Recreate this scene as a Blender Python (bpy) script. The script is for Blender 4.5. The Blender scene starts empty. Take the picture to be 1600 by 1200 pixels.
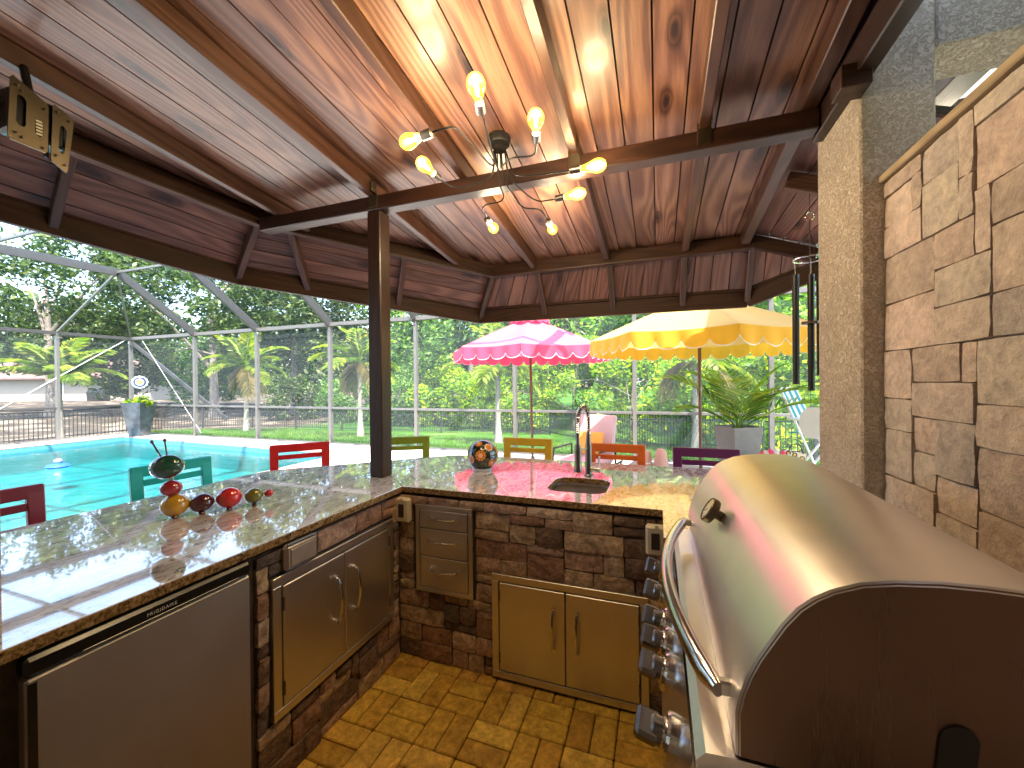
import bpy, bmesh, math, random
import numpy as np
from mathutils import Vector, Matrix
from mathutils.geometry import tessellate_polygon

random.seed(7)
RNG = np.random.default_rng(7)
SC = bpy.context.scene
C = SC.collection
R = math.radians

# ------------------------------------------------------------------ camera, sky, sun, exposure
cam_d = bpy.data.cameras.new('camera')
cam = bpy.data.objects.new('camera', cam_d)
C.objects.link(cam)
cam_d.sensor_width = 36.0
cam_d.lens = 36.0 * 633.14 / 1600.0
cam_d.clip_start = 0.02
cam_d.clip_end = 1500
yaw, pit, rol = R(19.795), R(-0.237), R(-0.541)
fwd = Vector((-math.sin(yaw) * math.cos(pit), math.cos(yaw) * math.cos(pit), math.sin(pit)))
r0 = Vector((math.cos(yaw), math.sin(yaw), 0))
u0 = r0.cross(fwd)
rt = math.cos(rol) * r0 + math.sin(rol) * u0
up = -math.sin(rol) * r0 + math.cos(rol) * u0
M = Matrix((rt, up, -fwd)).transposed().to_4x4()
M.translation = Vector((0, 0, 1.5))
cam.matrix_world = M
SC.camera = cam

SUN_DIR = Vector((0.34, -0.36, 0.87)).normalized()      # towards the sun
world = bpy.data.worlds.new('World')
SC.world = world
world.use_nodes = True
wn, wl = world.node_tree.nodes, world.node_tree.links
bg = wn['Background']
sky = wn.new('ShaderNodeTexSky')
sky.sky_type = 'NISHITA'
sky.sun_disc = False
sky.sun_elevation = math.asin(SUN_DIR.z)
sky.sun_rotation = math.atan2(SUN_DIR.x, SUN_DIR.y)
sky.air_density = 1.0
sky.dust_density = 2.0
wl.new(sky.outputs[0], bg.inputs[0])
bg.inputs[1].default_value = 0.15
sun_d = bpy.data.lights.new('sun', 'SUN')
sun_d.energy = 2.8
sun_d.angle = R(0.53)
sun_d.color = (1.0, 0.96, 0.88)
sun = bpy.data.objects.new('sun', sun_d)
C.objects.link(sun)
sun.rotation_euler = SUN_DIR.to_track_quat('Z', 'Y').to_euler()
SC.view_settings.view_transform = 'Standard'
SC.view_settings.look = 'None'
SC.view_settings.exposure = 3.1
SC.view_settings.gamma = 1.0
SC.view_settings.use_curve_mapping = False
SC.render.engine = 'CYCLES'
SC.cycles.max_bounces = 10
SC.cycles.diffuse_bounces = 5
SC.cycles.glossy_bounces = 4
SC.cycles.transparent_max_bounces = 24
SC.cycles.transmission_bounces = 6
SC.cycles.use_denoising = True
SC.cycles.sample_clamp_indirect = 6.0
SC.cycles.caustics_reflective = False
SC.cycles.caustics_refractive = False

# ------------------------------------------------------------------ materials
def mat(name):
    m = bpy.data.materials.new(name)
    m.use_nodes = True
    nt = m.node_tree
    b = nt.nodes['Principled BSDF']
    return m, nt, nt.nodes, nt.links, b

def setp(b, **k):
    names = dict(col='Base Color', rough='Roughness', metal='Metallic', ior='IOR', coat='Coat Weight', crough='Coat Roughness',
                 trans='Transmission Weight', alpha='Alpha', spec='Specular IOR Level', emis='Emission Color', estr='Emission Strength', sss='Subsurface Weight', sheen='Sheen Weight')
    for a, v in k.items():
        if a in ('col', 'emis') and len(v) == 3:
            v = (*v, 1)
        b.inputs[names[a]].default_value = v

def ramp(n, stops, interp='LINEAR'):
    r = n.new('ShaderNodeValToRGB')
    e = r.color_ramp
    e.interpolation = interp
    while len(e.elements) < len(stops):
        e.elements.new(0.5)
    for i, (p, c) in enumerate(stops):
        e.elements[i].position = p
        e.elements[i].color = (*c, 1) if len(c) == 3 else c
    return r

def coords(n, l, kind='Object', scale=(1, 1, 1), rnd=False):
    t = n.new('ShaderNodeTexCoord')
    mp = n.new('ShaderNodeMapping')
    mp.inputs['Scale'].default_value = scale
    l.new(t.outputs[kind], mp.inputs['Vector'])
    if rnd:
        oi = n.new('ShaderNodeObjectInfo')
        ml = n.new('ShaderNodeMath'); ml.operation = 'MULTIPLY'; ml.inputs[1].default_value = 53.0
        l.new(oi.outputs['Random'], ml.inputs[0])
        cx = n.new('ShaderNodeCombineXYZ')
        for i in range(3):
            l.new(ml.outputs[0], cx.inputs[i])
        l.new(cx.outputs[0], mp.inputs['Location'])
    return mp

def noise(n, l, vec, scale=5, detail=4, rough=0.55, dist=0.0):
    t = n.new('ShaderNodeTexNoise')
    t.inputs['Scale'].default_value = scale
    t.inputs['Detail'].default_value = detail
    t.inputs['Roughness'].default_value = rough
    t.inputs['Distortion'].default_value = dist
    if vec: l.new(vec, t.inputs['Vector'])
    return t

def mixc(n, l, a, b, fac, mode='MIX'):
    m = n.new('ShaderNodeMix'); m.data_type = 'RGBA'; m.blend_type = mode
    for s, v in ((0, fac), (6, a), (7, b)):
        if hasattr(v, 'is_linked') or hasattr(v, 'links'):
            l.new(v, m.inputs[s])
        else:
            m.inputs[s].default_value = v if s == 0 else ((*v, 1) if len(v) == 3 else v)
    return m.outputs[2]

def bump(n, l, b, h, strength=0.3, dist=0.01):
    bp = n.new('ShaderNodeBump')
    bp.inputs['Strength'].default_value = strength
    bp.inputs['Distance'].default_value = dist
    l.new(h, bp.inputs['Height'])
    l.new(bp.outputs[0], b.inputs['Normal'])
    return bp

def plain(name, col, rough=0.5, metal=0.0, var=0.12, scale=12, **k):
    """single colour with slight wear / tone variation"""
    m, nt, n, l, b = mat(name)
    setp(b, rough=rough, metal=metal, **k)
    mp = coords(n, l)
    t = noise(n, l, mp.outputs[0], scale, 5, 0.6)
    lo = tuple(c * (1 - var) for c in col); hi = tuple(min(1, c * (1 + var)) for c in col)
    r = ramp(n, [(0.3, lo), (0.7, hi)])
    l.new(t.outputs[0], r.inputs[0]); l.new(r.outputs[0], b.inputs['Base Color'])
    rr = n.new('ShaderNodeMapRange')
    rr.inputs[3].default_value = max(0.02, rough - 0.06); rr.inputs[4].default_value = min(1, rough + 0.08)
    l.new(t.outputs[0], rr.inputs[0]); l.new(rr.outputs[0], b.inputs['Roughness'])
    return m

def wood(name, dark, midc, light, rough=0.3, coat=0.35, varr=(0.72, 1.25), knots=True, grain=1.0):
    """stained boards, grain along the object's own X axis"""
    m, nt, n, l, b = mat(name)
    setp(b, rough=rough, coat=coat, crough=0.16, spec=0.5)
    mp = coords(n, l, 'Object', (1.3, 9, 9), rnd=True)
    big = noise(n, l, mp.outputs[0], 1.3, 3, 0.5, 0.6)
    # growth rings: contour lines of a stretched smooth noise give cathedral figure
    mpr = coords(n, l, 'Object', (0.55, 4.2, 4.2), rnd=True)
    fig = noise(n, l, mpr.outputs[0], 1.0, 1.2, 0.4, 0.25)
    fm_ = n.new('ShaderNodeMath'); fm_.operation = 'MULTIPLY'; fm_.inputs[1].default_value = 95.0
    l.new(fig.outputs[0], fm_.inputs[0])
    sn = n.new('ShaderNodeMath'); sn.operation = 'SINE'; l.new(fm_.outputs[0], sn.inputs[0])
    w = n.new('ShaderNodeMapRange'); w.inputs[1].default_value = -1; w.inputs[2].default_value = 1; l.new(sn.outputs[0], w.inputs[0])
    mp2 = coords(n, l, 'Object', (3, 60, 60), rnd=True)
    fine = noise(n, l, mp2.outputs[0], 2.0, 5, 0.65)
    r1 = ramp(n, [(0.0, dark), (0.45, midc), (1.0, light)])
    a = n.new('ShaderNodeMath'); a.operation = 'MULTIPLY_ADD'; a.inputs[1].default_value = 0.30 * grain
    l.new(w.outputs[0], a.inputs[0])
    a2 = n.new('ShaderNodeMath'); a2.operation = 'MULTIPLY_ADD'; a2.inputs[1].default_value = 0.60
    l.new(fine.outputs[0], a2.inputs[0])
    a3 = n.new('ShaderNodeMath'); a3.operation = 'MULTIPLY'; a3.inputs[1].default_value = 0.45
    l.new(big.outputs[0], a3.inputs[0]); l.new(a3.outputs[0], a2.inputs[2]); l.new(a2.outputs[0], a.inputs[2])
    sb = n.new('ShaderNodeMath'); sb.operation = 'SUBTRACT'; sb.inputs[1].default_value = 0.13
    l.new(a.outputs[0], sb.inputs[0]); l.new(sb.outputs[0], r1.inputs[0])
    oi = n.new('ShaderNodeObjectInfo')
    mr = n.new('ShaderNodeMapRange'); mr.inputs[3].default_value = varr[0]; mr.inputs[4].default_value = varr[1]
    l.new(oi.outputs['Random'], mr.inputs[0])
    cm = n.new('ShaderNodeCombineColor')
    for i in range(3): l.new(mr.outputs[0], cm.inputs[i])
    col = mixc(n, l, r1.outputs[0], cm.outputs[0], 1.0, 'MULTIPLY')
    if knots:
        mk = coords(n, l, 'Object', (1.5, 4.4, 4.4), rnd=True)
        nk = noise(n, l, mk.outputs[0], 3.0, 2, 0.5)
        mv = n.new('ShaderNodeMix'); mv.data_type = 'RGBA'; mv.inputs[0].default_value = 0.10
        l.new(mk.outputs[0], mv.inputs[6]); l.new(nk.outputs['Color'], mv.inputs[7])
        v = n.new('ShaderNodeTexVoronoi'); v.voronoi_dimensions = '2D'; v.inputs['Scale'].default_value = 0.85
        l.new(mv.outputs[2], v.inputs['Vector'])
        rk = ramp(n, [(0.03, (0.10, 0.08, 0.08)), (0.06, (0.5, 0.42, 0.38)), (0.075, (0.25, 0.2, 0.18)), (0.12, (0.85, 0.8, 0.78)), (0.2, (1, 1, 1))])
        l.new(v.outputs['Distance'], rk.inputs[0])
        col = mixc(n, l, col, rk.outputs[0], 1.0, 'MULTIPLY')
    l.new(col, b.inputs['Base Color'])
    rg = n.new('ShaderNodeMapRange'); rg.inputs[3].default_value = rough - 0.08; rg.inputs[4].default_value = rough + 0.14
    l.new(fine.outputs[0], rg.inputs[0]); l.new(rg.outputs[0], b.inputs['Roughness'])
    bump(n, l, b, a.outputs[0], 0.22, 0.004)
    return m

def stone(name, stops, bscale=1.0, rough=0.8, interp='LINEAR', con=1.0):
    """split-face veneer: colour per stone from the object's random value, mottled"""
    m, nt, n, l, b = mat(name)
    setp(b, rough=rough, spec=0.25)
    oi = n.new('ShaderNodeObjectInfo')
    r = ramp(n, stops, interp); l.new(oi.outputs['Random'], r.inputs[0])
    mp = coords(n, l, 'Object', (1, 1, 1), rnd=True)
    t1 = noise(n, l, mp.outputs[0], 14, 6, 0.65, 0.6)
    t2 = noise(n, l, mp.outputs[0], 46, 6, 0.7, 0.3)
    cc_ = lambda c: tuple(1 + (v_ - 1) * con for v_ in c)
    c1 = ramp(n, [(0.28, cc_((0.42, 0.36, 0.34))), (0.5, cc_((0.95, 0.92, 0.9))), (0.72, cc_((1.5, 1.42, 1.3)))])
    l.new(t1.outputs[0], c1.inputs[0])
    c2 = ramp(n, [(0.3, cc_((0.55, 0.5, 0.5))), (0.62, cc_((1.2, 1.2, 1.2)))]); l.new(t2.outputs[0], c2.inputs[0])
    col = mixc(n, l, r.outputs[0], c1.outputs[0], 1.0, 'MULTIPLY')
    col = mixc(n, l, col, c2.outputs[0], 1.0, 'MULTIPLY')
    l.new(col, b.inputs['Base Color'])
    ad = n.new('ShaderNodeMath'); ad.operation = 'ADD'
    l.new(t1.outputs[0], ad.inputs[0]); l.new(t2.outputs[0], ad.inputs[1])
    bump(n, l, b, ad.outputs[0], 0.9, 0.014 * bscale)
    return m

def stucco(name, col, strength=0.7, scale=80, dist=0.008):
    """knock-down stucco: flattened blobs with deep gaps"""
    m, nt, n, l, b = mat(name)
    setp(b, rough=0.85, spec=0.2)
    mp = coords(n, l)
    t = noise(n, l, mp.outputs[0], scale, 4, 0.6, 1.2)
    r = ramp(n, [(0.40, (0, 0, 0)), (0.53, (1, 1, 1))]); l.new(t.outputs[0], r.inputs[0])
    t2 = noise(n, l, mp.outputs[0], 5, 4, 0.6)
    c = ramp(n, [(0.3, tuple(x * 0.85 for x in col)), (0.7, tuple(min(1, x * 1.12) for x in col))]); l.new(t2.outputs[0], c.inputs[0])
    cc = ramp(n, [(0.0, (0.80, 0.75, 0.70)), (1.0, (1, 1, 1))]); l.new(r.outputs[0], cc.inputs[0])
    l.new(mixc(n, l, c.outputs[0], cc.outputs[0], 1.0, 'MULTIPLY'), b.inputs['Base Color'])
    bump(n, l, b, r.outputs[0], strength, dist)
    return m

def granite(name):
    m, nt, n, l, b = mat(name)
    setp(b, rough=0.045, ior=1.75, coat=1.0, crough=0.015, spec=0.6)
    mp = coords(n, l, 'Object', (1.0, 0.42, 1.0))
    t1 = noise(n, l, mp.outputs[0], 42, 6, 0.72, 0.8)
    mp2 = coords(n, l, 'Object', (1.0, 0.3, 1.0))
    t2 = noise(n, l, mp2.outputs[0], 9, 5, 0.6, 1.2)
    v = n.new('ShaderNodeTexVoronoi'); v.inputs['Scale'].default_value = 120; l.new(mp.outputs[0], v.inputs['Vector'])
    r1 = ramp(n, [(0.28, (0.07, 0.055, 0.05)), (0.38, (0.26, 0.21, 0.17)), (0.46, (0.54, 0.52, 0.50)), (0.60, (0.70, 0.69, 0.69)), (0.74, (0.42, 0.38, 0.36))])
    l.new(t1.outputs[0], r1.inputs[0])
    r2 = ramp(n, [(0.32, (0.55, 0.5, 0.5)), (0.6, (1.15, 1.12, 1.1))]); l.new(t2.outputs[0], r2.inputs[0])
    col = mixc(n, l, r1.outputs[0], r2.outputs[0], 1.0, 'MULTIPLY')
    sp = ramp(n, [(0.1, (0.3, 0.25, 0.22)), (0.25, (1, 1, 1))]); l.new(v.outputs['Distance'], sp.inputs[0])
    col = mixc(n, l, col, sp.outputs[0], 0.7, 'MULTIPLY')
    l.new(col, b.inputs['Base Color'])
    rn = noise(n, l, mp.outputs[0], 70, 4, 0.6)
    bump(n, l, b, rn.outputs[0], 0.03, 0.001)
    return m

def steel(name, col=(0.55, 0.53, 0.5), rough=0.28, scale=(1, 1, 1), brush=0.12, bmp=0.02):
    m, nt, n, l, b = mat(name)
    setp(b, col=col, rough=rough, metal=1.0)
    mp = coords(n, l, 'Object', scale)
    t = noise(n, l, mp.outputs[0], 60, 4, 0.7)
    t2 = noise(n, l, coords(n, l).outputs[0], 4, 4, 0.6)
    ad = n.new('ShaderNodeMath'); ad.operation = 'ADD'; l.new(t.outputs[0], ad.inputs[0]); l.new(t2.outputs[0], ad.inputs[1])
    mr = n.new('ShaderNodeMapRange'); mr.inputs[1].default_value = 0.6; mr.inputs[2].default_value = 1.4
    mr.inputs[3].default_value = max(0.05, rough - brush); mr.inputs[4].default_value = rough + brush
    l.new(ad.outputs[0], mr.inputs[0]); l.new(mr.outputs[0], b.inputs['Roughness'])
    c = ramp(n, [(0.3, tuple(x * 0.92 for x in col)), (0.7, tuple(min(1, x * 1.04) for x in col))]); l.new(t2.outputs[0], c.inputs[0])
    l.new(c.outputs[0], b.inputs['Base Color'])
    if bmp: bump(n, l, b, t.outputs[0], bmp, 0.001)
    return m

def foliage(name, stops, transl=0.35, rough=0.5):
    m, nt, n, l, b = mat(name)
    g = n.new('ShaderNodeNewGeometry')
    r = ramp(n, stops); l.new(g.outputs['Random Per Island'], r.inputs[0])
    mp = coords(n, l); t = noise(n, l, mp.outputs[0], 0.9, 3, 0.6)
    v = ramp(n, [(0.3, (0.6, 0.65, 0.6)), (0.7, (1.25, 1.2, 1.0))]); l.new(t.outputs[0], v.inputs[0])
    col = mixc(n, l, r.outputs[0], v.outputs[0], 1.0, 'MULTIPLY')
    setp(b, rough=rough, spec=0.35)
    l.new(col, b.inputs['Base Color'])
    tr = n.new('ShaderNodeBsdfTranslucent'); l.new(mixc(n, l, col, (1.5, 1.7, 0.5), 1.0, 'MULTIPLY'), tr.inputs[0])
    ms = n.new('ShaderNodeMixShader'); ms.inputs[0].default_value = transl
    l.new(b.outputs[0], ms.inputs[1]); l.new(tr.outputs[0], ms.inputs[2])
    l.new(ms.outputs[0], n['Material Output'].inputs[0])
    return m

def cloth(name, col, transl=0.35):
    m, nt, n, l, b = mat(name)
    setp(b, rough=0.8, sheen=0.2)
    mp = coords(n, l); t = noise(n, l, mp.outputs[0], 3, 4, 0.6)
    r = ramp(n, [(0.3, tuple(c * 0.9 for c in col)), (0.7, tuple(min(1, c * 1.06) for c in col))]); l.new(t.outputs[0], r.inputs[0])
    l.new(r.outputs[0], b.inputs['Base Color'])
    tr = n.new('ShaderNodeBsdfTranslucent'); l.new(r.outputs[0], tr.inputs[0])
    ms = n.new('ShaderNodeMixShader'); ms.inputs[0].default_value = transl
    l.new(b.outputs[0], ms.inputs[1]); l.new(tr.outputs[0], ms.inputs[2])
    l.new(ms.outputs[0], n['Material Output'].inputs[0])
    w = n.new('ShaderNodeTexNoise'); w.inputs['Scale'].default_value = 260
    bump(n, l, b, w.outputs[0], 0.15, 0.001)
    return m

MT = {}
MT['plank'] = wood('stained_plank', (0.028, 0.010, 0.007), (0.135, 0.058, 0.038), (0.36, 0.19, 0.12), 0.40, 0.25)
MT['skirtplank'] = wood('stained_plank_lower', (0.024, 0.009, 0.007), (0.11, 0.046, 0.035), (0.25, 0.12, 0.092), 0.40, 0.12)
MT['beam'] = wood('dark_stained_beam', (0.006, 0.0025, 0.0015), (0.020, 0.007, 0.004), (0.045, 0.016, 0.008), 0.38, 0.12, (0.8, 1.2), False)
MT['rafter'] = wood('brown_stained_rafter', (0.014, 0.005, 0.003), (0.05, 0.019, 0.010), (0.10, 0.043, 0.025), 0.38, 0.12, (0.75, 1.25), False)
MT['fascia'] = wood('dark_matt_fascia', (0.008, 0.003, 0.0015), (0.032, 0.012, 0.006), (0.065, 0.026, 0.013), 0.55, 0.0, (0.85, 1.15), False)
for k_ in ('Specular IOR Level',): MT['fascia'].node_tree.nodes['Principled BSDF'].inputs[k_].default_value = 0.22
MT['cap'] = wood('tan_cap_board', (0.18, 0.12, 0.06), (0.36, 0.26, 0.15), (0.50, 0.38, 0.24), 0.6, 0.0, (0.95, 1.05), False)
MT['roofdeck'] = plain('roof_felt', (0.06, 0.05, 0.045), 0.9)
MT['granite'] = granite('polished_granite')
m, nt, n, l, b = mat('granite_sawn_edge')
setp(b, rough=0.25, spec=0.5)
mp = coords(n, l); t1 = noise(n, l, mp.outputs[0], 70, 6, 0.75, 1.0)
r1 = ramp(n, [(0.36, (0.02, 0.013, 0.008)), (0.45, (0.16, 0.085, 0.03)), (0.55, (0.34, 0.22, 0.10)), (0.68, (0.50, 0.38, 0.22))]); l.new(t1.outputs[0], r1.inputs[0]); l.new(r1.outputs[0], b.inputs['Base Color'])
bump(n, l, b, t1.outputs[0], 0.2, 0.002)
MT['graniteedge'] = m
MT['stone'] = stone('brown_stone_veneer', [(0.0, (0.22, 0.15, 0.11)), (0.2, (0.46, 0.33, 0.22)), (0.38, (0.56, 0.43, 0.29)), (0.5, (0.36, 0.22, 0.15)), (0.62, (0.50, 0.35, 0.27)), (0.78, (0.17, 0.14, 0.13)), (0.9, (0.64, 0.50, 0.37)), (1.0, (0.33, 0.29, 0.27))], 1.0, 0.8, 'CONSTANT')
MT['wallstone'] = stone('beige_stone_veneer', [(0.0, (0.44, 0.36, 0.31)), (0.3, (0.56, 0.44, 0.38)), (0.6, (0.50, 0.44, 0.38)), (0.85, (0.62, 0.49, 0.43)), (1.0, (0.42, 0.37, 0.34))], 0.55, 0.85, 'LINEAR', 0.5)
MT['mortar'] = plain('dark_mortar', (0.075, 0.052, 0.04), 0.95, var=0.3, scale=40)
MT['wallmortar'] = plain('brown_mortar', (0.24, 0.18, 0.14), 0.95, var=0.3, scale=40)
MT['paver'] = stone('ochre_paver', [(0.0, (0.40, 0.22, 0.04)), (0.35, (0.60, 0.39, 0.06)), (0.6, (0.50, 0.28, 0.045)), (0.85, (0.66, 0.45, 0.09)), (1.0, (0.46, 0.21, 0.05))], 0.10, 0.55, 'LINEAR', 0.75)
MT['sand'] = plain('joint_sand', (0.10, 0.065, 0.035), 0.95, var=0.4, scale=60)
MT['stucco'] = stucco('beige_stucco', (0.50, 0.42, 0.34))
MT['house'] = stucco('house_stucco', (0.55, 0.47, 0.36), 0.4)
MT['farhouse'] = plain('far_house_shaded_paint', (0.27, 0.245, 0.20), .9)  # beige wall darkened, shade over the house put into its colour
MT['steel'] = steel('brushed_steel', (0.70, 0.68, 0.66), 0.36, (5, 5, 0.04), 0.07, 0.05)
MT['steelh'] = steel('brushed_steel_across', (0.68, 0.67, 0.66), 0.24, (1, 0.04, 1), 0.04, 0)
MT['hood'] = steel('satin_steel_hood', (0.86, 0.83, 0.83), 0.34, (5, 0.03, 5), 0.05, 0.035)
MT['chrome'] = steel('polished_steel', (0.72, 0.70, 0.68), 0.14, (1, 1, 1), 0.04, 0)
MT['darksteel'] = steel('dark_steel', (0.20, 0.18, 0.165), 0.36, (1, 1, 1), 0.05, 0)
MT['blackmetal'] = plain('black_metal', (0.018, 0.016, 0.015), 0.38, metal=0.4)
MT['sidesteel'] = steel('side_steel_painted_reflection', (0.25, 0.15, 0.10), 0.34, (4, 4, .06), 0.12, 0.015)  # brown base colour stands in for dark surroundings mirrored in the steel
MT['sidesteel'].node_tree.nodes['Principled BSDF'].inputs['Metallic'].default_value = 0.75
MT['knobsteel'] = steel('knob_steel', (0.24, 0.22, 0.21), 0.30, (1, 1, 1), 0.04, 0)
MT['bronze'] = steel('worn_bronze', (0.15, 0.12, 0.08), 0.36, (1, 1, 1), 0.1)
MT['blackplastic'] = plain('black_plastic', (0.012, 0.012, 0.012), 0.22)
MT['fridge'] = steel('dark_stainless_door', (0.36, 0.33, 0.32), 0.45, (5, 5, 0.04), 0.06, 0.04)
MT['fridge'].node_tree.nodes['Principled BSDF'].inputs['Metallic'].default_value = 0.6
MT['creamplastic'] = plain('cream_plastic', (0.62, 0.55, 0.42), 0.4)
MT['clearplastic'] = plain('smoky_plastic', (0.30, 0.25, 0.23), 0.2, var=0.1)
MT['darkslot'] = plain('dark_slot', (0.03, 0.025, 0.02), 0.5)
MT['white'] = plain('white_paint', (0.78, 0.77, 0.74), 0.5, var=0.05)
MT['alum'] = plain('bronze_grey_aluminium', (0.13, 0.122, 0.112), 0.45, metal=0.2, var=0.08)
MT['alumdark'] = plain('dark_grey_aluminium', (0.052, 0.048, 0.045), 0.45, metal=0.2, var=0.08)
MT['fence'] = plain('black_fence_paint', (0.02, 0.02, 0.02), 0.5)
MT['printtext'] = plain('silver_print', (0.6, 0.6, 0.6), 0.4)

MT['trimcloth'] = cloth('white_trim', (0.8, 0.78, 0.74), .45)
# pool water: tinted clear water with a mirror-like surface
m, nt, n, l, b = mat('pool_water')
n.remove(b)
tp = n.new('ShaderNodeBsdfTransparent'); tp.inputs[0].default_value = (0.42, 0.93, 0.91, 1)
gl = n.new('ShaderNodeBsdfGlossy'); gl.inputs['Roughness'].default_value = 0.02
fr = n.new('ShaderNodeFresnel'); fr.inputs[0].default_value = 1.33
t = noise(n, l, coords(n, l).outputs[0], 3.2, 5, 0.6, 0.8)
bp = n.new('ShaderNodeBump'); bp.inputs['Strength'].default_value = 0.22; bp.inputs['Distance'].default_value = 0.05
l.new(t.outputs[0], bp.inputs['Height']); l.new(bp.outputs[0], gl.inputs['Normal'])
fm = n.new('ShaderNodeMath'); fm.operation = 'MULTIPLY'; fm.inputs[1].default_value = 0.6
l.new(fr.outputs[0], fm.inputs[0])
ms = n.new('ShaderNodeMixShader'); l.new(fm.outputs[0], ms.inputs[0])
l.new(tp.outputs[0], ms.inputs[1]); l.new(gl.outputs[0], ms.inputs[2]); l.new(ms.outputs[0], n['Material Output'].inputs[0])
MT['water'] = m
MT['plaster'] = plain('pool_plaster', (0.006, 0.25, 0.27), 0.7, var=0.22, scale=2.2)
MT['tile'] = plain('waterline_tile', (0.08, 0.25, 0.30), 0.2)
MT['deck'] = plain('cream_pool_deck', (0.68, 0.62, 0.54), 0.85, var=0.10, scale=3)
MT['coping'] = stone('pink_coping_brick', [(0, (0.50, 0.34, 0.27)), (1, (0.55, 0.42, 0.34))], 0.3)

# insect screen: fine grey mesh, mostly see-through
m, nt, n, l, b = mat('insect_screen')
n.remove(b)
tp = n.new('ShaderNodeBsdfTransparent'); df = n.new('ShaderNodeBsdfDiffuse'); df.inputs[0].default_value = (0.13, 0.15, 0.165, 1)
ms = n.new('ShaderNodeMixShader'); ms.inputs[0].default_value = 0.17
l.new(tp.outputs[0], ms.inputs[1]); l.new(df.outputs[0], ms.inputs[2]); l.new(ms.outputs[0], n['Material Output'].inputs[0])
MT['screen'] = m

def glassy(name, tint, gloss=0.12, emis=None, estr=0.0):
    m, nt, n, l, b = mat(name)
    n.remove(b)
    tp = n.new('ShaderNodeBsdfTransparent'); tp.inputs[0].default_value = (*tint, 1)
    gl = n.new('ShaderNodeBsdfGlossy'); gl.inputs['Roughness'].default_value = 0.05
    ms = n.new('ShaderNodeMixShader'); ms.inputs[0].default_value = gloss
    l.new(tp.outputs[0], ms.inputs[1]); l.new(gl.outputs[0], ms.inputs[2])
    out = ms.outputs[0]
    if emis:
        e = n.new('ShaderNodeEmission'); e.inputs[0].default_value = (*emis, 1); e.inputs[1].default_value = estr
        a = n.new('ShaderNodeAddShader'); l.new(out, a.inputs[0]); l.new(e.outputs[0], a.inputs[1]); out = a.outputs[0]
    l.new(out, n['Material Output'].inputs[0])
    return m
MT['bulb'] = glassy('amber_bulb_glass', (1.0, 0.78, 0.28), 0.08, (1.0, 0.62, 0.06), 0.22)
MT['clearbulb'] = glassy('small_bulb_glass', (0.9, 0.9, 0.85), 0.35)
def emit(name, col, s):
    m, nt, n, l, b = mat(name); n.remove(b)
    e = n.new('ShaderNodeEmission'); e.inputs[0].default_value = (*col, 1); e.inputs[1].default_value = s
    l.new(e.outputs[0], n['Material Output'].inputs[0]); return m
MT['filament'] = emit('glowing_filament', (1.0, 0.72, 0.28), 30)
MT['lampglow'] = emit('lit_lamp_glass', (1.0, 0.86, 0.62), 3)

MT['oak'] = foliage('oak_leaves', [(0, (0.014, 0.032, 0.009)), (0.5, (0.045, 0.08, 0.02)), (0.85, (0.09, 0.14, 0.03)), (1, (0.18, 0.20, 0.07))], 0.3)
MT['hedge'] = foliage('bright_shrub_leaves', [(0, (0.05, 0.13, 0.012)), (0.45, (0.13, 0.26, 0.018)), (0.8, (0.36, 0.48, 0.02)), (1, (0.62, 0.56, 0.02))], 0.5)
MT['greenmid'] = foliage('mid_green_leaves', [(0, (0.03, 0.08, 0.022)), (0.5, (0.08, 0.18, 0.035)), (0.85, (0.16, 0.29, 0.05)), (1, (0.27, 0.36, 0.08))], 0.35)
MT['bright'] = foliage('bright_tree_leaves', [(0, (0.04, 0.11, 0.02)), (0.5, (0.11, 0.24, 0.035)), (0.85, (0.22, 0.38, 0.05)), (1, (0.38, 0.46, 0.07))], 0.42)
MT['palm'] = foliage('palm_leaflets', [(0, (0.07, 0.14, 0.02)), (0.5, (0.18, 0.27, 0.03)), (1, (0.40, 0.38, 0.06))], 0.35)
MT['palmdry'] = foliage('dry_palm_leaflets', [(0, (0.18, 0.14, 0.07)), (1, (0.36, 0.28, 0.14))], 0.3)
MT['pottedpalm'] = foliage('potted_palm_leaflets', [(0, (0.07, 0.14, 0.02)), (0.6, (0.18, 0.27, 0.03)), (1, (0.36, 0.38, 0.06))], 0.45)
MT['bark'] = plain('grey_bark', (0.17, 0.145, 0.12), 0.9, var=0.35, scale=9)
MT['palmbark'] = plain('pale_palm_bark', (0.24, 0.22, 0.18), 0.85, var=0.25, scale=14)
MT['grassblade'] = foliage('lawn_blades', [(0, (0.05, 0.11, 0.015)), (0.6, (0.10, 0.19, 0.02)), (1, (0.20, 0.26, 0.04))], 0.4)

# lawn and leaf litter; oak shade and sun dapples painted into the litter
m, nt, n, l, b = mat('lawn_ground')
setp(b, rough=0.95, spec=0.1)
mp = coords(n, l)
t1 = noise(n, l, mp.outputs[0], 0.22, 5, 0.6); t2 = noise(n, l, mp.outputs[0], 14, 6, 0.7)
r1 = ramp(n, [(0.40, (0.022, 0.075, 0.006)), (0.60, (0.05, 0.125, 0.010)), (0.72, (0.20, 0.19, 0.10))]); l.new(t1.outputs[0], r1.inputs[0])
r2 = ramp(n, [(0.3, (0.55, 0.55, 0.5)), (0.7, (1.3, 1.3, 1.2))]); l.new(t2.outputs[0], r2.inputs[0])
sx = n.new('ShaderNodeSeparateXYZ'); l.new(mp.outputs[0], sx.inputs[0])
mxr = n.new('ShaderNodeMapRange'); mxr.inputs[1].default_value = -16.5; mxr.inputs[2].default_value = -19.0; l.new(sx.outputs[0], mxr.inputs[0])
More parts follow.
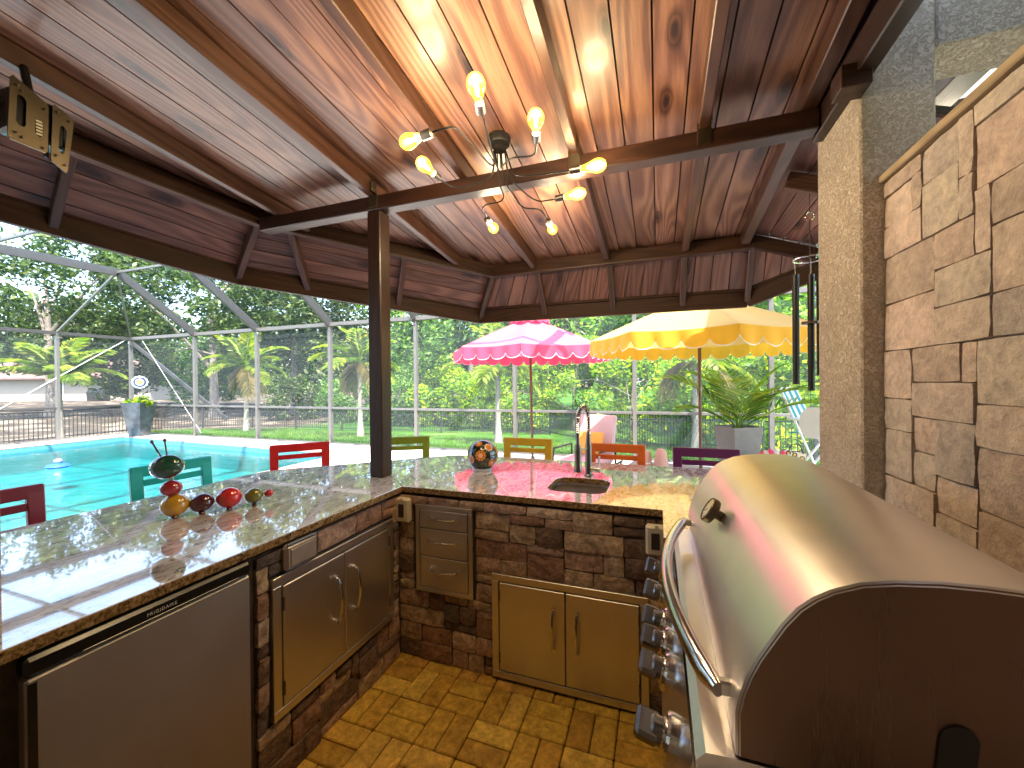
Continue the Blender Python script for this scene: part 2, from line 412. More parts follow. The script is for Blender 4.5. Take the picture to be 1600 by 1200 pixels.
t3 = noise(n, l, mp.outputs[0], 0.8, 5, 0.65); r3 = ramp(n, [(0.42, (0.045, 0.035, 0.028)), (0.54, (0.075, 0.058, 0.045)), (0.64, (0.26, 0.21, 0.17))]); l.new(t3.outputs[0], r3.inputs[0])
gm_ = mixc(n, l, r1.outputs[0], r3.outputs[0], mxr.outputs[0])
l.new(mixc(n, l, gm_, r2.outputs[0], 1.0, 'MULTIPLY'), b.inputs['Base Color'])
bump(n, l, b, t2.outputs[0], 0.6, 0.05)
MT['lawn'] = m

# ------------------------------------------------------------------ mesh helpers
class B:
    """collects geometry for ONE mesh object"""
    def __init__(s):
        s.v, s.f = [], []
    def add(s, vs, fs):
        o = len(s.v)
        s.v += [tuple(v) for v in vs]
        s.f += [tuple(i + o for i in f) for f in fs]
        return s
    def box(s, x0, x1, y0, y1, z0, z1, c=0.0):
        return s.obox(Vector(((x0 + x1) / 2, (y0 + y1) / 2, (z0 + z1) / 2)), (1, 0, 0), (0, 1, 0), (0, 0, 1), x1 - x0, y1 - y0, z1 - z0, c)
    def obox(s, ctr, ax, ay, az, lx, ly, lz, c=0.0):
        ctr, ax, ay, az = Vector(ctr), Vector(ax), Vector(ay), Vector(az)
        hx, hy, hz = lx / 2, ly / 2, lz / 2
        c = min(c, hx * .8, hy * .8, hz * .8)
        if c <= 0:
            P = [(x, y, z) for x in (-hx, hx) for y in (-hy, hy) for z in (-hz, hz)]
            F = [(0, 1, 3, 2), (4, 6, 7, 5), (0, 4, 5, 1), (2, 3, 7, 6), (0, 2, 6, 4), (1, 5, 7, 3)]
        else:
            P, idx = [], {}
            for sx in (-1, 1):
                for sy in (-1, 1):
                    for sz in (-1, 1):
                        for k in range(3):
                            d = [hx - c, hy - c, hz - c]
                            d[k] = (hx, hy, hz)[k]
                            idx[(sx, sy, sz, k)] = len(P)
                            P.append((sx * d[0], sy * d[1], sz * d[2]))
            F = []
            for k in range(3):
                a, b_ = [i for i in range(3) if i != k]
                for sg in (-1, 1):
                    q = []
                    for (u, w) in ((-1, -1), (1, -1), (1, 1), (-1, 1)):
                        t_ = [0, 0, 0]; t_[k] = sg; t_[a] = u; t_[b_] = w
                        q.append(idx[(*t_, k)])
                    F.append(tuple(q))
            for k in range(3):
                a, b_ = [i for i in range(3) if i != k]
                for sa in (-1, 1):
                    for sb in (-1, 1):
                        t0 = [0, 0, 0]; t0[a] = sa; t0[b_] = sb; t1_ = list(t0)
                        t0[k] = -1; t1_[k] = 1
                        F.append((idx[(*t0, a)], idx[(*t1_, a)], idx[(*t1_, b_)], idx[(*t0, b_)]))
            for sx in (-1, 1):
                for sy in (-1, 1):
                    for sz in (-1, 1):
                        F.append((idx[(sx, sy, sz, 0)], idx[(sx, sy, sz, 1)], idx[(sx, sy, sz, 2)]))
        vs = [ctr + ax * p[0] + ay * p[1] + az * p[2] for p in P]
        return s.add(vs, F)
    def beam(s, p0, p1, w, h, upv=(0, 0, 1), c=0.0):
        p0, p1 = Vector(p0), Vector(p1)
        ax = (p1 - p0); L = ax.length; ax.normalize()
        ay = Vector(upv).cross(ax)
        if ay.length < 1e-4: ay = Vector((0, 1, 0)).cross(ax)
        ay.normalize(); az = ax.cross(ay)
        return s.obox((p0 + p1) / 2, ax, ay, az, L, w, h, c)
    def tube(s, pts, r, n=8, cap=True):
        pts = [Vector(p) for p in pts]
        rs = r if isinstance(r, (list, tuple)) else [r] * len(pts)
        o = len(s.v); prev = None
        for i, p in enumerate(pts):
            d = (pts[min(i + 1, len(pts) - 1)] - pts[max(i - 1, 0)])
            if d.length < 1e-9: d = Vector((0, 0, 1))
            d.normalize()
            a = prev - d * prev.dot(d) if prev else (Vector((0, 0, 1)).cross(d) if abs(d.z) < .9 else Vector((1, 0, 0)).cross(d))
            a.normalize(); prev = a; b_ = d.cross(a)
            for k in range(n):
                t_ = 2 * math.pi * k / n
                s.v.append(tuple(p + (a * math.cos(t_) + b_ * math.sin(t_)) * rs[i]))
        for i in range(len(pts) - 1):
            for k in range(n):
                k2 = (k + 1) % n
                s.f.append((o + i * n + k, o + i * n + k2, o + (i + 1) * n + k2, o + (i + 1) * n + k))
        if cap:
            s.f.append(tuple(o + k for k in range(n))[::-1])
            s.f.append(tuple(o + (len(pts) - 1) * n + k for k in range(n)))
        return s
    def lathe(s, prof, ctr=(0, 0, 0), n=24, axis=(0, 0, 1), ell=(1, 1)):
        """prof: (radius, height) pairs"""
        ctr, az = Vector(ctr), Vector(axis).normalized()
        ax = Vector((1, 0, 0)) if abs(az.x) < .9 else Vector((0, 1, 0))
        ax = (ax - az * ax.dot(az)).normalized(); ay = az.cross(ax)
        o = len(s.v)
        for (r_, h) in prof:
            for k in range(n):
                t_ = 2 * math.pi * k / n
                s.v.append(tuple(ctr + az * h + ax * (r_ * ell[0] * math.cos(t_)) + ay * (r_ * ell[1] * math.sin(t_))))
        for i in range(len(prof) - 1):
            for k in range(n):
                k2 = (k + 1) % n
                s.f.append((o + i * n + k, o + i * n + k2, o + (i + 1) * n + k2, o + (i + 1) * n + k))
        if prof[0][0] > 1e-5: s.f.append(tuple(o + k for k in range(n))[::-1])
        if prof[-1][0] > 1e-5: s.f.append(tuple(o + (len(prof) - 1) * n + k for k in range(n)))
        return s
    def ellip(s, ctr, r, n=20, m_=12, axis=(0, 0, 1), ry=None):
        """ellipsoid; r=(radial, half height)"""
        prof = [(max(r[0] * math.sin(math.pi * i / m_), 1e-6), -r[1] * math.cos(math.pi * i / m_)) for i in range(m_ + 1)]
        return s.lathe(prof, ctr, n, axis)
    def poly(s, outer, z0, z1, holes=()):
        """vertical prism from a plan polygon with holes"""
        loops = [[Vector((p[0], p[1], 0)) for p in outer]] + [[Vector((p[0], p[1], 0)) for p in h] for h in holes]
        tris = tessellate_polygon(loops)
        allp = [p for L in loops for p in L]
        o = len(s.v); N = len(allp)
        for z in (z0, z1):
            s.v += [(p.x, p.y, z) for p in allp]
        for t_ in tris:
            a, b_, c_ = t_
            nz = (allp[b_] - allp[a]).cross(allp[c_] - allp[a]).z
            if nz < 0: a, b_, c_ = a, c_, b_
            s.f.append((o + N + a, o + N + b_, o + N + c_)); s.f.append((o + a, o + c_, o + b_))
        k = 0
        for L in loops:
            m_ = len(L)
            for i in range(m_):
                j = (i + 1) % m_
                s.f.append((o + k + i, o + k + j, o + N + k + j, o + N + k + i))
            k += m_
        return s
    def mesh(s, name, smooth=False, off=(0, 0, 0), angle=35):
        me = bpy.data.meshes.new(name)
        if any(off): vs = [(v[0] - off[0], v[1] - off[1], v[2] - off[2]) for v in s.v]
        else: vs = s.v
        me.from_pydata(vs, [], s.f)
        me.validate(clean_customdata=False)
        bm = bmesh.new(); bm.from_mesh(me); bmesh.ops.recalc_face_normals(bm, faces=bm.faces); bm.to_mesh(me); bm.free()
        if smooth:
            me.polygons.foreach_set('use_smooth', [True] * len(me.polygons))
            me.set_sharp_from_angle(angle=R(angle))
        me.update()
        return me

WORLD = {}     # things whose parts are given in world coordinates

def tag(o, label, cat, group=None):
    o['label'] = label; o['category'] = cat
    if group: o['group'] = group
    return o

def thing(name, label, cat, loc=(0, 0, 0), rz=0.0, group=None, world=False):
    o = bpy.data.objects.new(name, None); C.objects.link(o)
    o.empty_display_size = 0.1
    o.location = loc; o.rotation_euler = (0, 0, rz)
    tag(o, label, cat, group)
    WORLD[o.name] = Vector(loc) if world else Vector((0, 0, 0))
    return o

def part(name, b, m_=None, parent=None, smooth=False, label=None, kind=None, angle=35):
    off = WORLD.get(parent.name, Vector((0, 0, 0))) if parent else (0, 0, 0)
    me = b.mesh(name, smooth, off, angle) if isinstance(b, B) else b
    o = bpy.data.objects.new(name, me); C.objects.link(o)
    if isinstance(m_, str): m_ = MT[m_]
    if len(me.materials) == 0 and m_: me.materials.append(m_)
    if parent:
        o.parent = parent
        WORLD[o.name] = WORLD.get(parent.name, Vector((0, 0, 0)))
    if label: o['label'] = label
    if kind: o['kind'] = kind
    return o

def copy_tree(o, parent=None, **kw):
    c = o.copy(); C.objects.link(c)
    if parent: c.parent = parent
    WORLD[c.name] = WORLD.get(o.name, Vector((0, 0, 0)))
    for ch in [x for x in KIDS.get(o.name, [])] if o.name in KIDS else [x for x in o.children]:
        copy_tree(ch, c)
    for k, v in kw.items(): c[k] = v
    return c
KIDS = {}

def framed(name, corners_lo, corners_hi, m_, parent, along, kind=None, label=None):
    """solid between two polygons (given in world space); own axes with X along `along`, so that grain follows the piece"""
    P = [Vector(p) for p in corners_lo]; Q = [Vector(p) for p in corners_hi]
    ctr = sum(P + Q, Vector()) / (len(P) + len(Q))
    ax = Vector(along).normalized()
    nn = sum((Q[i] - P[i] for i in range(len(P))), Vector()).normalized()
    ay = nn.cross(ax).normalized(); az = ax.cross(ay)
    Mx = Matrix((ax, ay, az)).transposed()
    inv = Mx.transposed()
    k = len(P)
    b = B(); b.add([inv @ (p - ctr) for p in P + Q], [tuple(range(k))[::-1], tuple(range(k, 2 * k))] + [(i, (i + 1) % k, k + (i + 1) % k, k + i) for i in range(k)])
    me = b.mesh(name)
    o = bpy.data.objects.new(name, me); C.objects.link(o)
    me.materials.append(MT[m_] if isinstance(m_, str) else m_)
    off = WORLD.get(parent.name, Vector()) if parent else Vector()
    T = Mx.to_4x4(); T.translation = ctr - off
    o.matrix_basis = T
    if parent: o.parent = parent
    if kind: o['kind'] = kind
    if label: o['label'] = label
    return o

def timber(name, p0, p1, w, h, m_, parent, c=0.004, upv=(0, 0, 1), ctr_off=0.0, label=None):
    """bevelled beam whose own X axis runs along it"""
    off = WORLD.get(parent.name, Vector()) if parent else Vector()
    p0, p1 = Vector(p0), Vector(p1)
    ax = (p1 - p0); L = ax.length; ax.normalize()
    ay = Vector(upv).cross(ax)
    if ay.length < 1e-4: ay = Vector((0, 1, 0)).cross(ax)
    ay.normalize(); az = ax.cross(ay)
    b = B(); b.obox((0, 0, 0), (1, 0, 0), (0, 1, 0), (0, 0, 1), L, w, h, c)
    me = b.mesh(name)
    o = bpy.data.objects.new(name, me); C.objects.link(o)
    me.materials.append(MT[m_] if isinstance(m_, str) else m_)
    T = Matrix((ax, ay, az)).transposed().to_4x4(); T.translation = (p0 + p1) / 2 - off
    o.matrix_basis = T
    if parent: o.parent = parent
    if label: o['label'] = label
    return o

def structure(name, b, m_, smooth=False, kind='structure'):
    o = part(name, b, m_, None, smooth)
    o['kind'] = kind
    return o

def clip_strip(poly, v0, v1):
    """clip a convex plan polygon [(u,v)] to v0<=v<=v1"""
    def clip(P, f):
        out = []
        for i in range(len(P)):
            a, b_ = P[i], P[(i + 1) % len(P)]
            fa, fb = f(a), f(b_)
            if fa >= 0: out.append(a)
            if (fa >= 0) != (fb >= 0):
                t_ = fa / (fa - fb); out.append((a[0] + (b_[0] - a[0]) * t_, a[1] + (b_[1] - a[1]) * t_))
        return out
    P = clip(poly, lambda p: p[1] - v0)
    return clip(P, lambda p: v1 - p[1]) if P else []

# ------------------------------------------------------------------ ground, deck, pool
def ground_z(x, y):
    # outside the enclosure the garden falls away, then rises to the neighbours
    d = max(y - 8.3, -15.9 - x, 0.0)
    s = min(1.0, d / 8.5); s = s * s * (3 - 2 * s)
    t_ = min(1.0, max(0.0, (d - 14) / 16)); t_ = t_ * t_ * (3 - 2 * t_)
    return -0.12 - 0.62 * s + 0.55 * t_

gx = np.concatenate([np.linspace(-400, -60, 12), np.linspace(-56, 30, 87), np.linspace(34, 400, 12)])
gy = np.concatenate([np.linspace(-400, -34, 10), np.linspace(-30, 60, 91), np.linspace(64, 600, 14)])
b = B()
vs = [(float(x), float(y), -2.2 if (-15.7 < x < -0.5 and -5 < y < 7.4) else ground_z(float(x), float(y)) + 0.03 * math.sin(x * .7) * math.cos(y * .55)) for y in gy for x in gx]
fs = [(j * len(gx) + i, j * len(gx) + i + 1, (j + 1) * len(gx) + i + 1, (j + 1) * len(gx) + i) for j in range(len(gy) - 1) for i in range(len(gx) - 1)]
b.add(vs, fs)
structure('ground', b, 'lawn', smooth=True)

def rounded(x0, x1, y0, y1, r, n=6):
    out = []
    for cx, cy, a0 in ((x1 - r, y1 - r, 0), (x0 + r, y1 - r, 90), (x0 + r, y0 + r, 180), (x1 - r, y0 + r, 270)):
        for i in range(n + 1):
            a = R(a0 + 90 * i / n)
            out.append((cx + r * math.cos(a), cy + r * math.sin(a)))
    return out
pool = [(-15.0, 7.45), (-15.0, -1.2), (-6.4, -1.2)]
pool += [(-7.0 + 0.6 * math.cos(R(a)), 6.35 + 0.6 * math.sin(R(a))) for a in range(0, 91, 15)]
pool_out = [(-15.3, 7.75), (-15.3, -1.5), (-6.1, -1.5)]
pool_out += [(-7.0 + 0.9 * math.cos(R(a)), 6.35 + 0.9 * math.sin(R(a))) for a in range(0, 91, 15)]
b = B(); b.poly([(-16.05, 8.25), (-16.05, -4.5), (4.5, -4.5), (4.5, 8.25)], -0.14, -0.012, [pool_out, [(-1.42, -1.2), (0.06, -1.2), (0.06, 1.95), (-1.42, 1.95)]])
structure('pool_deck', b, 'deck')
b = B(); b.poly([(-1.42, -1.2), (0.06, -1.2), (0.06, 1.95), (-1.42, 1.95)], -0.14, -0.055)
kf = structure('kitchen_floor', b, 'sand')
# control joints scored in the deck
b = B()
for y_ in (-1.9, 7.95): b.box(-15.9, 4.3, y_ - .006, y_ + .006, -0.0105, -0.008)
for x_ in (-13.1, -10.6, -8.1, -4.3, -1.8, 0.7, 3.2): b.box(x_ - .006, x_ + .006, 3.9 if x_ > -5 else 7.42, 8.2, -0.0105, -0.008)
structure('deck_joint_lines', b, 'sand')
b = B()
N = len(pool)
b.add([(p[0], p[1], -0.02) for p in pool] + [(p[0], p[1], -0.62) for p in pool], [(i, (i + 1) % N, N + (i + 1) % N, N + i) for i in range(N)] + [tuple(range(N, 2 * N))])
structure('pool_basin', b, 'plaster')
b = B(); b.add([(p[0], p[1], -0.13) for p in pool], [tuple(range(N))])
structure('pool_water', b, 'water')
b = B()
for i in range(N):
    p, q = pool[i], pool[(i + 1) % N]
    d = Vector((q[0] - p[0], q[1] - p[1], 0)); L = d.length; d.normalize(); nn = Vector((-d.y, d.x, 0))
    b.beam(Vector((*p, -0.10)) + nn * 0.006, Vector((*q, -0.10)) + nn * 0.006, 0.008, 0.14)
structure('pool_waterline_tile', b, 'tile')
# coping bricks round the pool
b = B()
def coping(p, q, po, qo):
    p, q, po, qo = [Vector((*a, 0)) for a in (p, q, po, qo)]
    n_ = max(1, round((q - p).length / 0.11))
    for i in range(n_):
        t0, t1_ = (i + .04) / n_, (i + .96) / n_
        A, Bq = p.lerp(q, t0), p.lerp(q, t1_); Co, Do = po.lerp(qo, t0), po.lerp(qo, t1_)
        dz = random.uniform(-.003, .003)
        b.add([(v.x, v.y, z) for z in (-0.07, 0.004 + dz) for v in (A, Bq, Do, Co)], [(0, 1, 2, 3), (4, 5, 6, 7), (0, 1, 5, 4), (1, 2, 6, 5), (2, 3, 7, 6), (3, 0, 4, 7)])
for i in range(N): coping(pool[i], pool[(i + 1) % N], pool_out[i], pool_out[(i + 1) % N])
structure('pool_coping', b, 'coping', kind='stuff')

# brick floor in basket weave
U = 0.10
pav = {}
for o_ in range(2):
    for v_ in range(4):
        bb = B(); L, W = (2 * U - 0.004, U - 0.004)
        bb.obox((0, 0, 0), (1, 0, 0), (0, 1, 0), (0, 0, 1), L, W, 0.05, 0.005)
        pav[v_] = bb.mesh('paver')
        pav[v_].materials.append(MT['paver'])
ix = 0
for i in range(-2, 9):
    for j in range(-14, 3):
        x0, y0 = -1.375 + i * 2 * U, 1.64 + j * 2 * U
        for k in range(2):
            if (i + j) % 2 == 0: cx, cy, rz = x0 + U, y0 + U * (k + .5), 0
            else: cx, cy, rz = x0 + U * (k + .5), y0 + U, math.pi / 2
            if not (-1.46 < cx < 0.10 and -1.15 < cy < 1.98): continue
            o = bpy.data.objects.new('paver', random.choice(list(pav.values()))); C.objects.link(o)
            o.parent = kf
            o.location = (cx, cy, -0.026 + random.uniform(-.0015, .0015))
            o.rotation_euler = (random.uniform(-.006, .006), random.uniform(-.006, .006), rz + random.uniform(-.006, .006))

# ------------------------------------------------------------------ stone veneer generator
def ashlar(parent, name, o, ux, uy, W, H, unit, sizes, material, holes=(), depth=0.018, gap=0.0045, seed=1, jit=0.003, edge_drop=0.004, rough=0.003):
    """random ashlar stones on a plane: origin o, ux along, uy up, normal = ux x uy. Each stone is its own part."""
    rr = random.Random(seed)
    o, ux, uy = Vector(o), Vector(ux), Vector(uy); nn = ux.cross(uy)
    nx, ny = int(round(W / unit)), int(round(H / unit))
    occ = [[False] * nx for _ in range(ny)]
    off = WORLD.get(parent.name, Vector())
    def inhole(i, j):
        x, y = (i + .5) * unit, (j + .5) * unit
        return any(h[0] < x < h[1] and h[2] < y < h[3] for h in holes)
    for j in range(ny):
        for i in range(nx):
            if inhole(i, j): occ[j][i] = True
    for j in range(ny):
        for i in range(nx):
            if occ[j][i]: continue
            w, h = rr.choice(sizes)
            w = min(w, nx - i); h = min(h, ny - j)
            ww = 0
            while ww < w and not occ[j][i + ww]: ww += 1
            w = ww; hh = 1
            while hh < h and all(not occ[j + hh][i + k] for k in range(w)): hh += 1
            h = hh
            for a in range(h):
                for c_ in range(w): occ[j + a][i + c_] = True
            sw, sh = w * unit - gap, h * unit - gap
            # irregular front: grid of 4 x 3
            gxn, gyn = (4, 3) if w >= h else (3, 4)
            V, F = [], []
            d0 = depth * rr.uniform(.65, 1.3)
            cj = [(rr.uniform(-jit, jit), rr.uniform(-jit, jit)) for _ in range(4)]
            for b_ in range(gyn + 1):
                for a in range(gxn + 1):
                    s_, t_ = a / gxn, b_ / gyn
                    jx = (cj[0][0] * (1 - s_) + cj[1][0] * s_) * (1 - t_) + (cj[3][0] * (1 - s_) + cj[2][0] * s_) * t_
                    jy = (cj[0][1] * (1 - s_) + cj[1][1] * s_) * (1 - t_) + (cj[3][1] * (1 - s_) + cj[2][1] * s_) * t_
                    edge = a in (0, gxn) or b_ in (0, gyn)
                    z = d0 - (edge_drop if edge else 0) + rr.uniform(-rough, rough)
                    corner = 0.16 if (a in (0, gxn) and b_ in (0, gyn)) else 0
                    V.append((sw * (s_ - .5) + jx + (-corner * .012 if a == gxn else corner * .012), sh * (t_ - .5) + jy + (-corner * .012 if b_ == gyn else corner * .012), z))
            n1 = gxn + 1
            for b_ in range(gyn):
                for a in range(gxn):
                    F.append((b_ * n1 + a, b_ * n1 + a + 1, (b_ + 1) * n1 + a + 1, (b_ + 1) * n1 + a))
            ring = [a for a in range(n1)] + [b_ * n1 + gxn for b_ in range(1, gyn + 1)] + [gyn * n1 + a for a in range(gxn - 1, -1, -1)] + [b_ * n1 for b_ in range(gyn - 1, 0, -1)]
            k0 = len(V)
            for q in ring: V.append((V[q][0], V[q][1], -0.002))
            m_ = len(ring)
            for q in range(m_): F.append((ring[q], ring[(q + 1) % m_], k0 + (q + 1) % m_, k0 + q))
            bb = B(); bb.add(V, F)
            me = bb.mesh(name, True, angle=32); me.materials.append(material)
            ob = bpy.data.objects.new(name, me); C.objects.link(ob)
            T = Matrix((ux, uy, nn)).transposed().to_4x4()
            T.translation = o + ux * ((i + w / 2) * unit) + uy * ((j + h / 2) * unit) - off
            ob.matrix_basis = T; ob.parent = parent

# ------------------------------------------------------------------ bar counter
bar = thing('bar_counter', 'L-shaped outdoor bar counter with polished granite top on brown stone base', 'counter', (-1.9, 2.4, 0), world=True)
core = B()
core.poly([(-1.36, -0.9), (-1.36, 1.915), (0.035, 1.915), (0.035, -0.9), (0.74, -0.9), (0.74, 2.55), (-1.45, 2.55), (-2.08, 1.9), (-2.08, -0.9)][::-1], -0.05, 0.885)
part('masonry_core', core, 'mortar', bar)
top_poly = [(-1.335, -0.95), (-1.335, 1.90), (0.015, 1.90), (0.015, 1.565), (0.755, 1.565), (0.755, 1.787), (0.684, 1.787), (0.684, 2.205), (0.90, 2.205), (0.90, 2.88)]
top_poly += [(-1.40, 2.88), (-1.49, 2.86), (-1.55, 2.82), (-2.38, 2.03), (-2.43, 1.95), (-2.445, 1.86), (-2.445, -0.95)]
sink_hole = rounded(-0.565, -0.255, 2.065, 2.385, 0.075, 7)
b = B(); b.poly(top_poly, 0.899, 0.931, [sink_hole])
gran = part('countertop', b, 'granite', bar)
bm = bmesh.new(); bm.from_mesh(gran.data)
eds = [e for e in bm.edges if len(e.link_faces) == 2 and abs(e.verts[0].co.z - e.verts[1].co.z) < 1e-4 and e.calc_face_angle(0) > 1.0]
bmesh.ops.bevel(bm, geom=eds, offset=0.004, segments=2, profile=0.6, affect='EDGES')
bm.to_mesh(gran.data); bm.free()
gran.data.materials.append(MT['graniteedge'])
for p_ in gran.data.polygons:
    if abs(p_.normal.z) < .8: p_.material_index = 1
b = B(); b.poly([(0.0, -0.95), (0.755, -0.95), (0.755, 0.60), (0.0, 0.60)], 0.899, 0.931)
part('countertop', b, 'granite', bar)
# mitre joint of the two slabs
b = B(); b.beam((-1.338, 1.903, 0.9312), (-1.62, 2.16, 0.9312), 0.004, 0.0016)
b.beam((-1.65, 2.19, 0.9312), (-2.0, 2.385, 0.9312), 0.004, 0.0016)
part('slab_joint', b, 'darkslot', bar)
SZ = [(2, 2), (3, 2), (4, 2), (5, 2), (3, 2), (4, 3), (3, 1), (6, 2), (4, 1), (3, 2), (4, 2), (2, 2), (5, 1), (2, 1)]
# back run faces -Y
ashlar(bar, 'stone', (-1.36, 1.915, 0.0), (1, 0, 0), (0, 0, 1), 1.395, 0.895, 0.0465, SZ, MT['stone'],
       holes=[(0.56, 1.315, -.1, 0.528), (0.115, 0.455, 0.375, 0.845)], seed=5)
# left run faces +X
ashlar(bar, 'stone', (-1.36, -0.40, 0.0), (0, 1, 0), (0, 0, 1), 2.30, 0.895, 0.0465, SZ, MT['stone'],
       holes=[(0.40 + 1.095, 0.40 + 1.815, 0.25, 0.78), (0.40 + 0.45, 0.40 + 1.02, -.1, 0.90)], seed=11)

# sink
t_ = thing('bar_sink', 'small rounded stainless undermount sink set in the granite bar', 'sink', (-0.41, 2.225, 0.72), world=True)
b = B()
rings = [(0.0, 0.899), (0.004, 0.80), (0.03, 0.735), (0.07, 0.725)]
prev = None; o_ = 0
for (ins, z) in rings:
    rp = rounded(-0.572 + ins, -0.248 - ins, 2.058 + ins, 2.392 - ins, max(0.02, 0.075 - ins * .5), 7)
    b.v += [(p[0], p[1], z) for p in rp]
k = len(rp)
for a in range(3):
    for i in range(k): b.f.append((a * k + i, a * k + (i + 1) % k, (a + 1) * k + (i + 1) % k, (a + 1) * k + i))
b.f.append(tuple(range(3 * k, 4 * k)))
part('basin', b, 'steel', t_, True)
b = B(); b.lathe([(0.035, 0), (0.035, .004), (0.028, .003), (0.02, .0), (0.0001, -.001)], (-0.41, 2.225, 0.7255), 20)
part('drain', b, 'chrome', t_, True)

# faucet
t_ = thing('bar_faucet', 'tall stainless spring-neck faucet with pull-down sprayer behind the sink', 'faucet', (-0.396, 2.45, 0.931), world=True)
b = B(); b.lathe([(0.027, 0), (0.027, .008), (0.02, .014), (0.019, .19), (0.016, .20), (0.012, .26)], (-0.396, 2.45, 0.931), 20)
part('body', b, 'darksteel', t_, True)
b = B()
arc = []
for i in range(15):
    a = math.pi * i / 14
    arc.append(Vector((-0.396 - 0.018 * (1 - math.cos(a)), 2.45 - 0.072 * (1 - math.cos(a)), 1.265 + 0.085 * math.sin(a))))
path = [Vector((-0.396, 2.45, 1.18))] + arc + [Vector((-0.432, 2.306, 1.20))]
b.tube(path, 0.007, 8)
part('hose', b, 'blackmetal', t_, True)
b = B()
# spring coil round the hose
cum = [0]
for i in range(len(path) - 1): cum.append(cum[-1] + (path[i + 1] - path[i]).length)
def along(path, cum, s):
    for i in range(len(path) - 1):
        if s <= cum[i + 1] or i == len(path) - 2:
            tt = (s - cum[i]) / (cum[i + 1] - cum[i]); return path[i].lerp(path[i + 1], tt), (path[i + 1] - path[i]).normalized()
coil = []
turns = 34
for i in range(turns * 8 + 1):
    s_ = cum[-1] * i / (turns * 8)
    p, d = along(path, cum, s_)
    sx = Vector((0.97, -0.24, 0)); sy = d.cross(sx).normalized(); a = 2 * math.pi * i / 8
    coil.append(p + (sx * math.cos(a) + sy * math.sin(a)) * 0.0135)
b.tube(coil, 0.0022, 5)
part('spring', b, 'chrome', t_, True)
b = B(); b.lathe([(0.010, 0.22), (0.011, 0.16), (0.018, 0.15), (0.020, 0.13), (0.019, 0.03), (0.023, 0.01), (0.021, 0.0)], (-0.432, 2.30, 0.985), 18)
part('spray_head', b, 'darksteel', t_, True)
b = B(); b.tube([(-0.396, 2.45, 1.10), (-0.42, 2.37, 1.105), (-0.432, 2.318, 1.11)], 0.006, 8)
part('holder_arm', b, 'chrome', t_, True)
b = B(); b.tube([(-0.38, 2.448, 0.975), (-0.325, 2.44, 0.975)], 0.017, 14); b.tube([(-0.335, 2.44, 0.985), (-0.33, 2.437, 1.055)], 0.005, 8)
part('lever_handle', b, 'steel', t_, True)

# ------------------------------------------------------------------ built-in steel doors, drawers, outlets, refrigerator
def arch_handle(b, p0, p1, out, r=0.006, bow=0.035, n=10):
    p0, p1, out = Vector(p0), Vector(p1), Vector(out)
    pts = [p0]
    for i in range(n + 1):
        s_ = i / n
        pts.append(p0.lerp(p1, 0.04 + .92 * s_) + out * (bow * (0.55 + 0.45 * math.sin(math.pi * s_))))
    pts.append(p1)
    b.tube(pts, r, 8)
    for p in (p0, p1): b.tube([p, p + out * 0.012], r * 1.5, 10)

def frame_b(o, ux, uy, x0, x1, y0, y1, w, d0, d1, c=0.002):
    """rectangular frame on a plane"""
    o, ux, uy = Vector(o), Vector(ux), Vector(uy); nn = ux.cross(uy)
    b = B()
    def bx(a0, a1, c0, c1): b.obox(o + ux * ((a0 + a1) / 2) + uy * ((c0 + c1) / 2) + nn * ((d0 + d1) / 2), ux, uy, nn, a1 - a0, c1 - c0, d1 - d0, c)
    bx(x0, x1, y1 - w, y1); bx(x0, x1, y0, y0 + w); bx(x0, x0 + w, y0 + w, y1 - w); bx(x1 - w, x1, y0 + w, y1 - w)
    return b
def panel_b(o, ux, uy, x0, x1, y0, y1, d0, d1, c=0.002):
    o, ux, uy = Vector(o), Vector(ux), Vector(uy); nn = ux.cross(uy)
    b = B(); b.obox(o + ux * ((x0 + x1) / 2) + uy * ((y0 + y1) / 2) + nn * ((d0 + d1) / 2), ux, uy, nn, x1 - x0, y1 - y0, d1 - d0, c)
    return b

def access_doors(label, o, ux, W, z0, z1, hm):
    """o: lower left corner seen from the front"""
    ux = Vector(ux); uy = Vector((0, 0, 1)); nn = ux.cross(uy); o = Vector(o)
    t_ = thing('access_doors', label, 'cabinet doors', o, world=True)
    H = z1 - z0
    part('frame', frame_b(o, ux, uy, 0, W, 0, H, 0.036, 0.0, 0.026), 'steel', t_)
    part('back_box', panel_b(o, ux, uy, 0.03, W - 0.03, 0.03, H - 0.03, -0.02, 0.002), 'darkslot', t_)
    m_ = W / 2
    for s_, (a0, a1) in enumerate(((0.041, m_ - 0.002), (m_ + 0.002, W - 0.041))):
        d = part('door', panel_b(o, ux, uy, a0, a1, 0.041, H - 0.041, 0.004, 0.028, 0.003), 'steel', t_)
        hx = (a1 - 0.055) if s_ == 0 else (a0 + 0.055)
        b = B(); arch_handle(b, o + ux * hx + uy * (H * .40) + nn * .028, o + ux * hx + uy * (H * .76) + nn * .028, nn)
        part('handle', b, 'chrome', d, True)
        for zz in (H * .2, H * .8):
            b = B(); xx = 0.041 if s_ == 0 else W - 0.041
            b.tube([o + ux * xx + uy * (zz - .025) + nn * .029, o + ux * xx + uy * (zz + .025) + nn * .029], 0.0045, 8)
            part('hinge', b, 'darksteel', d, True)
    return t_
access_doors('wide stainless double access doors low under the sink', (-0.80, 1.915, 0.012), (1, 0, 0), 0.755, 0.012, 0.535, 'x')
access_doors('stainless double access doors beside the small refrigerator', (-1.36, 1.097, 0.25), (0, 1, 0), 0.72, 0.25, 0.782, 'y')

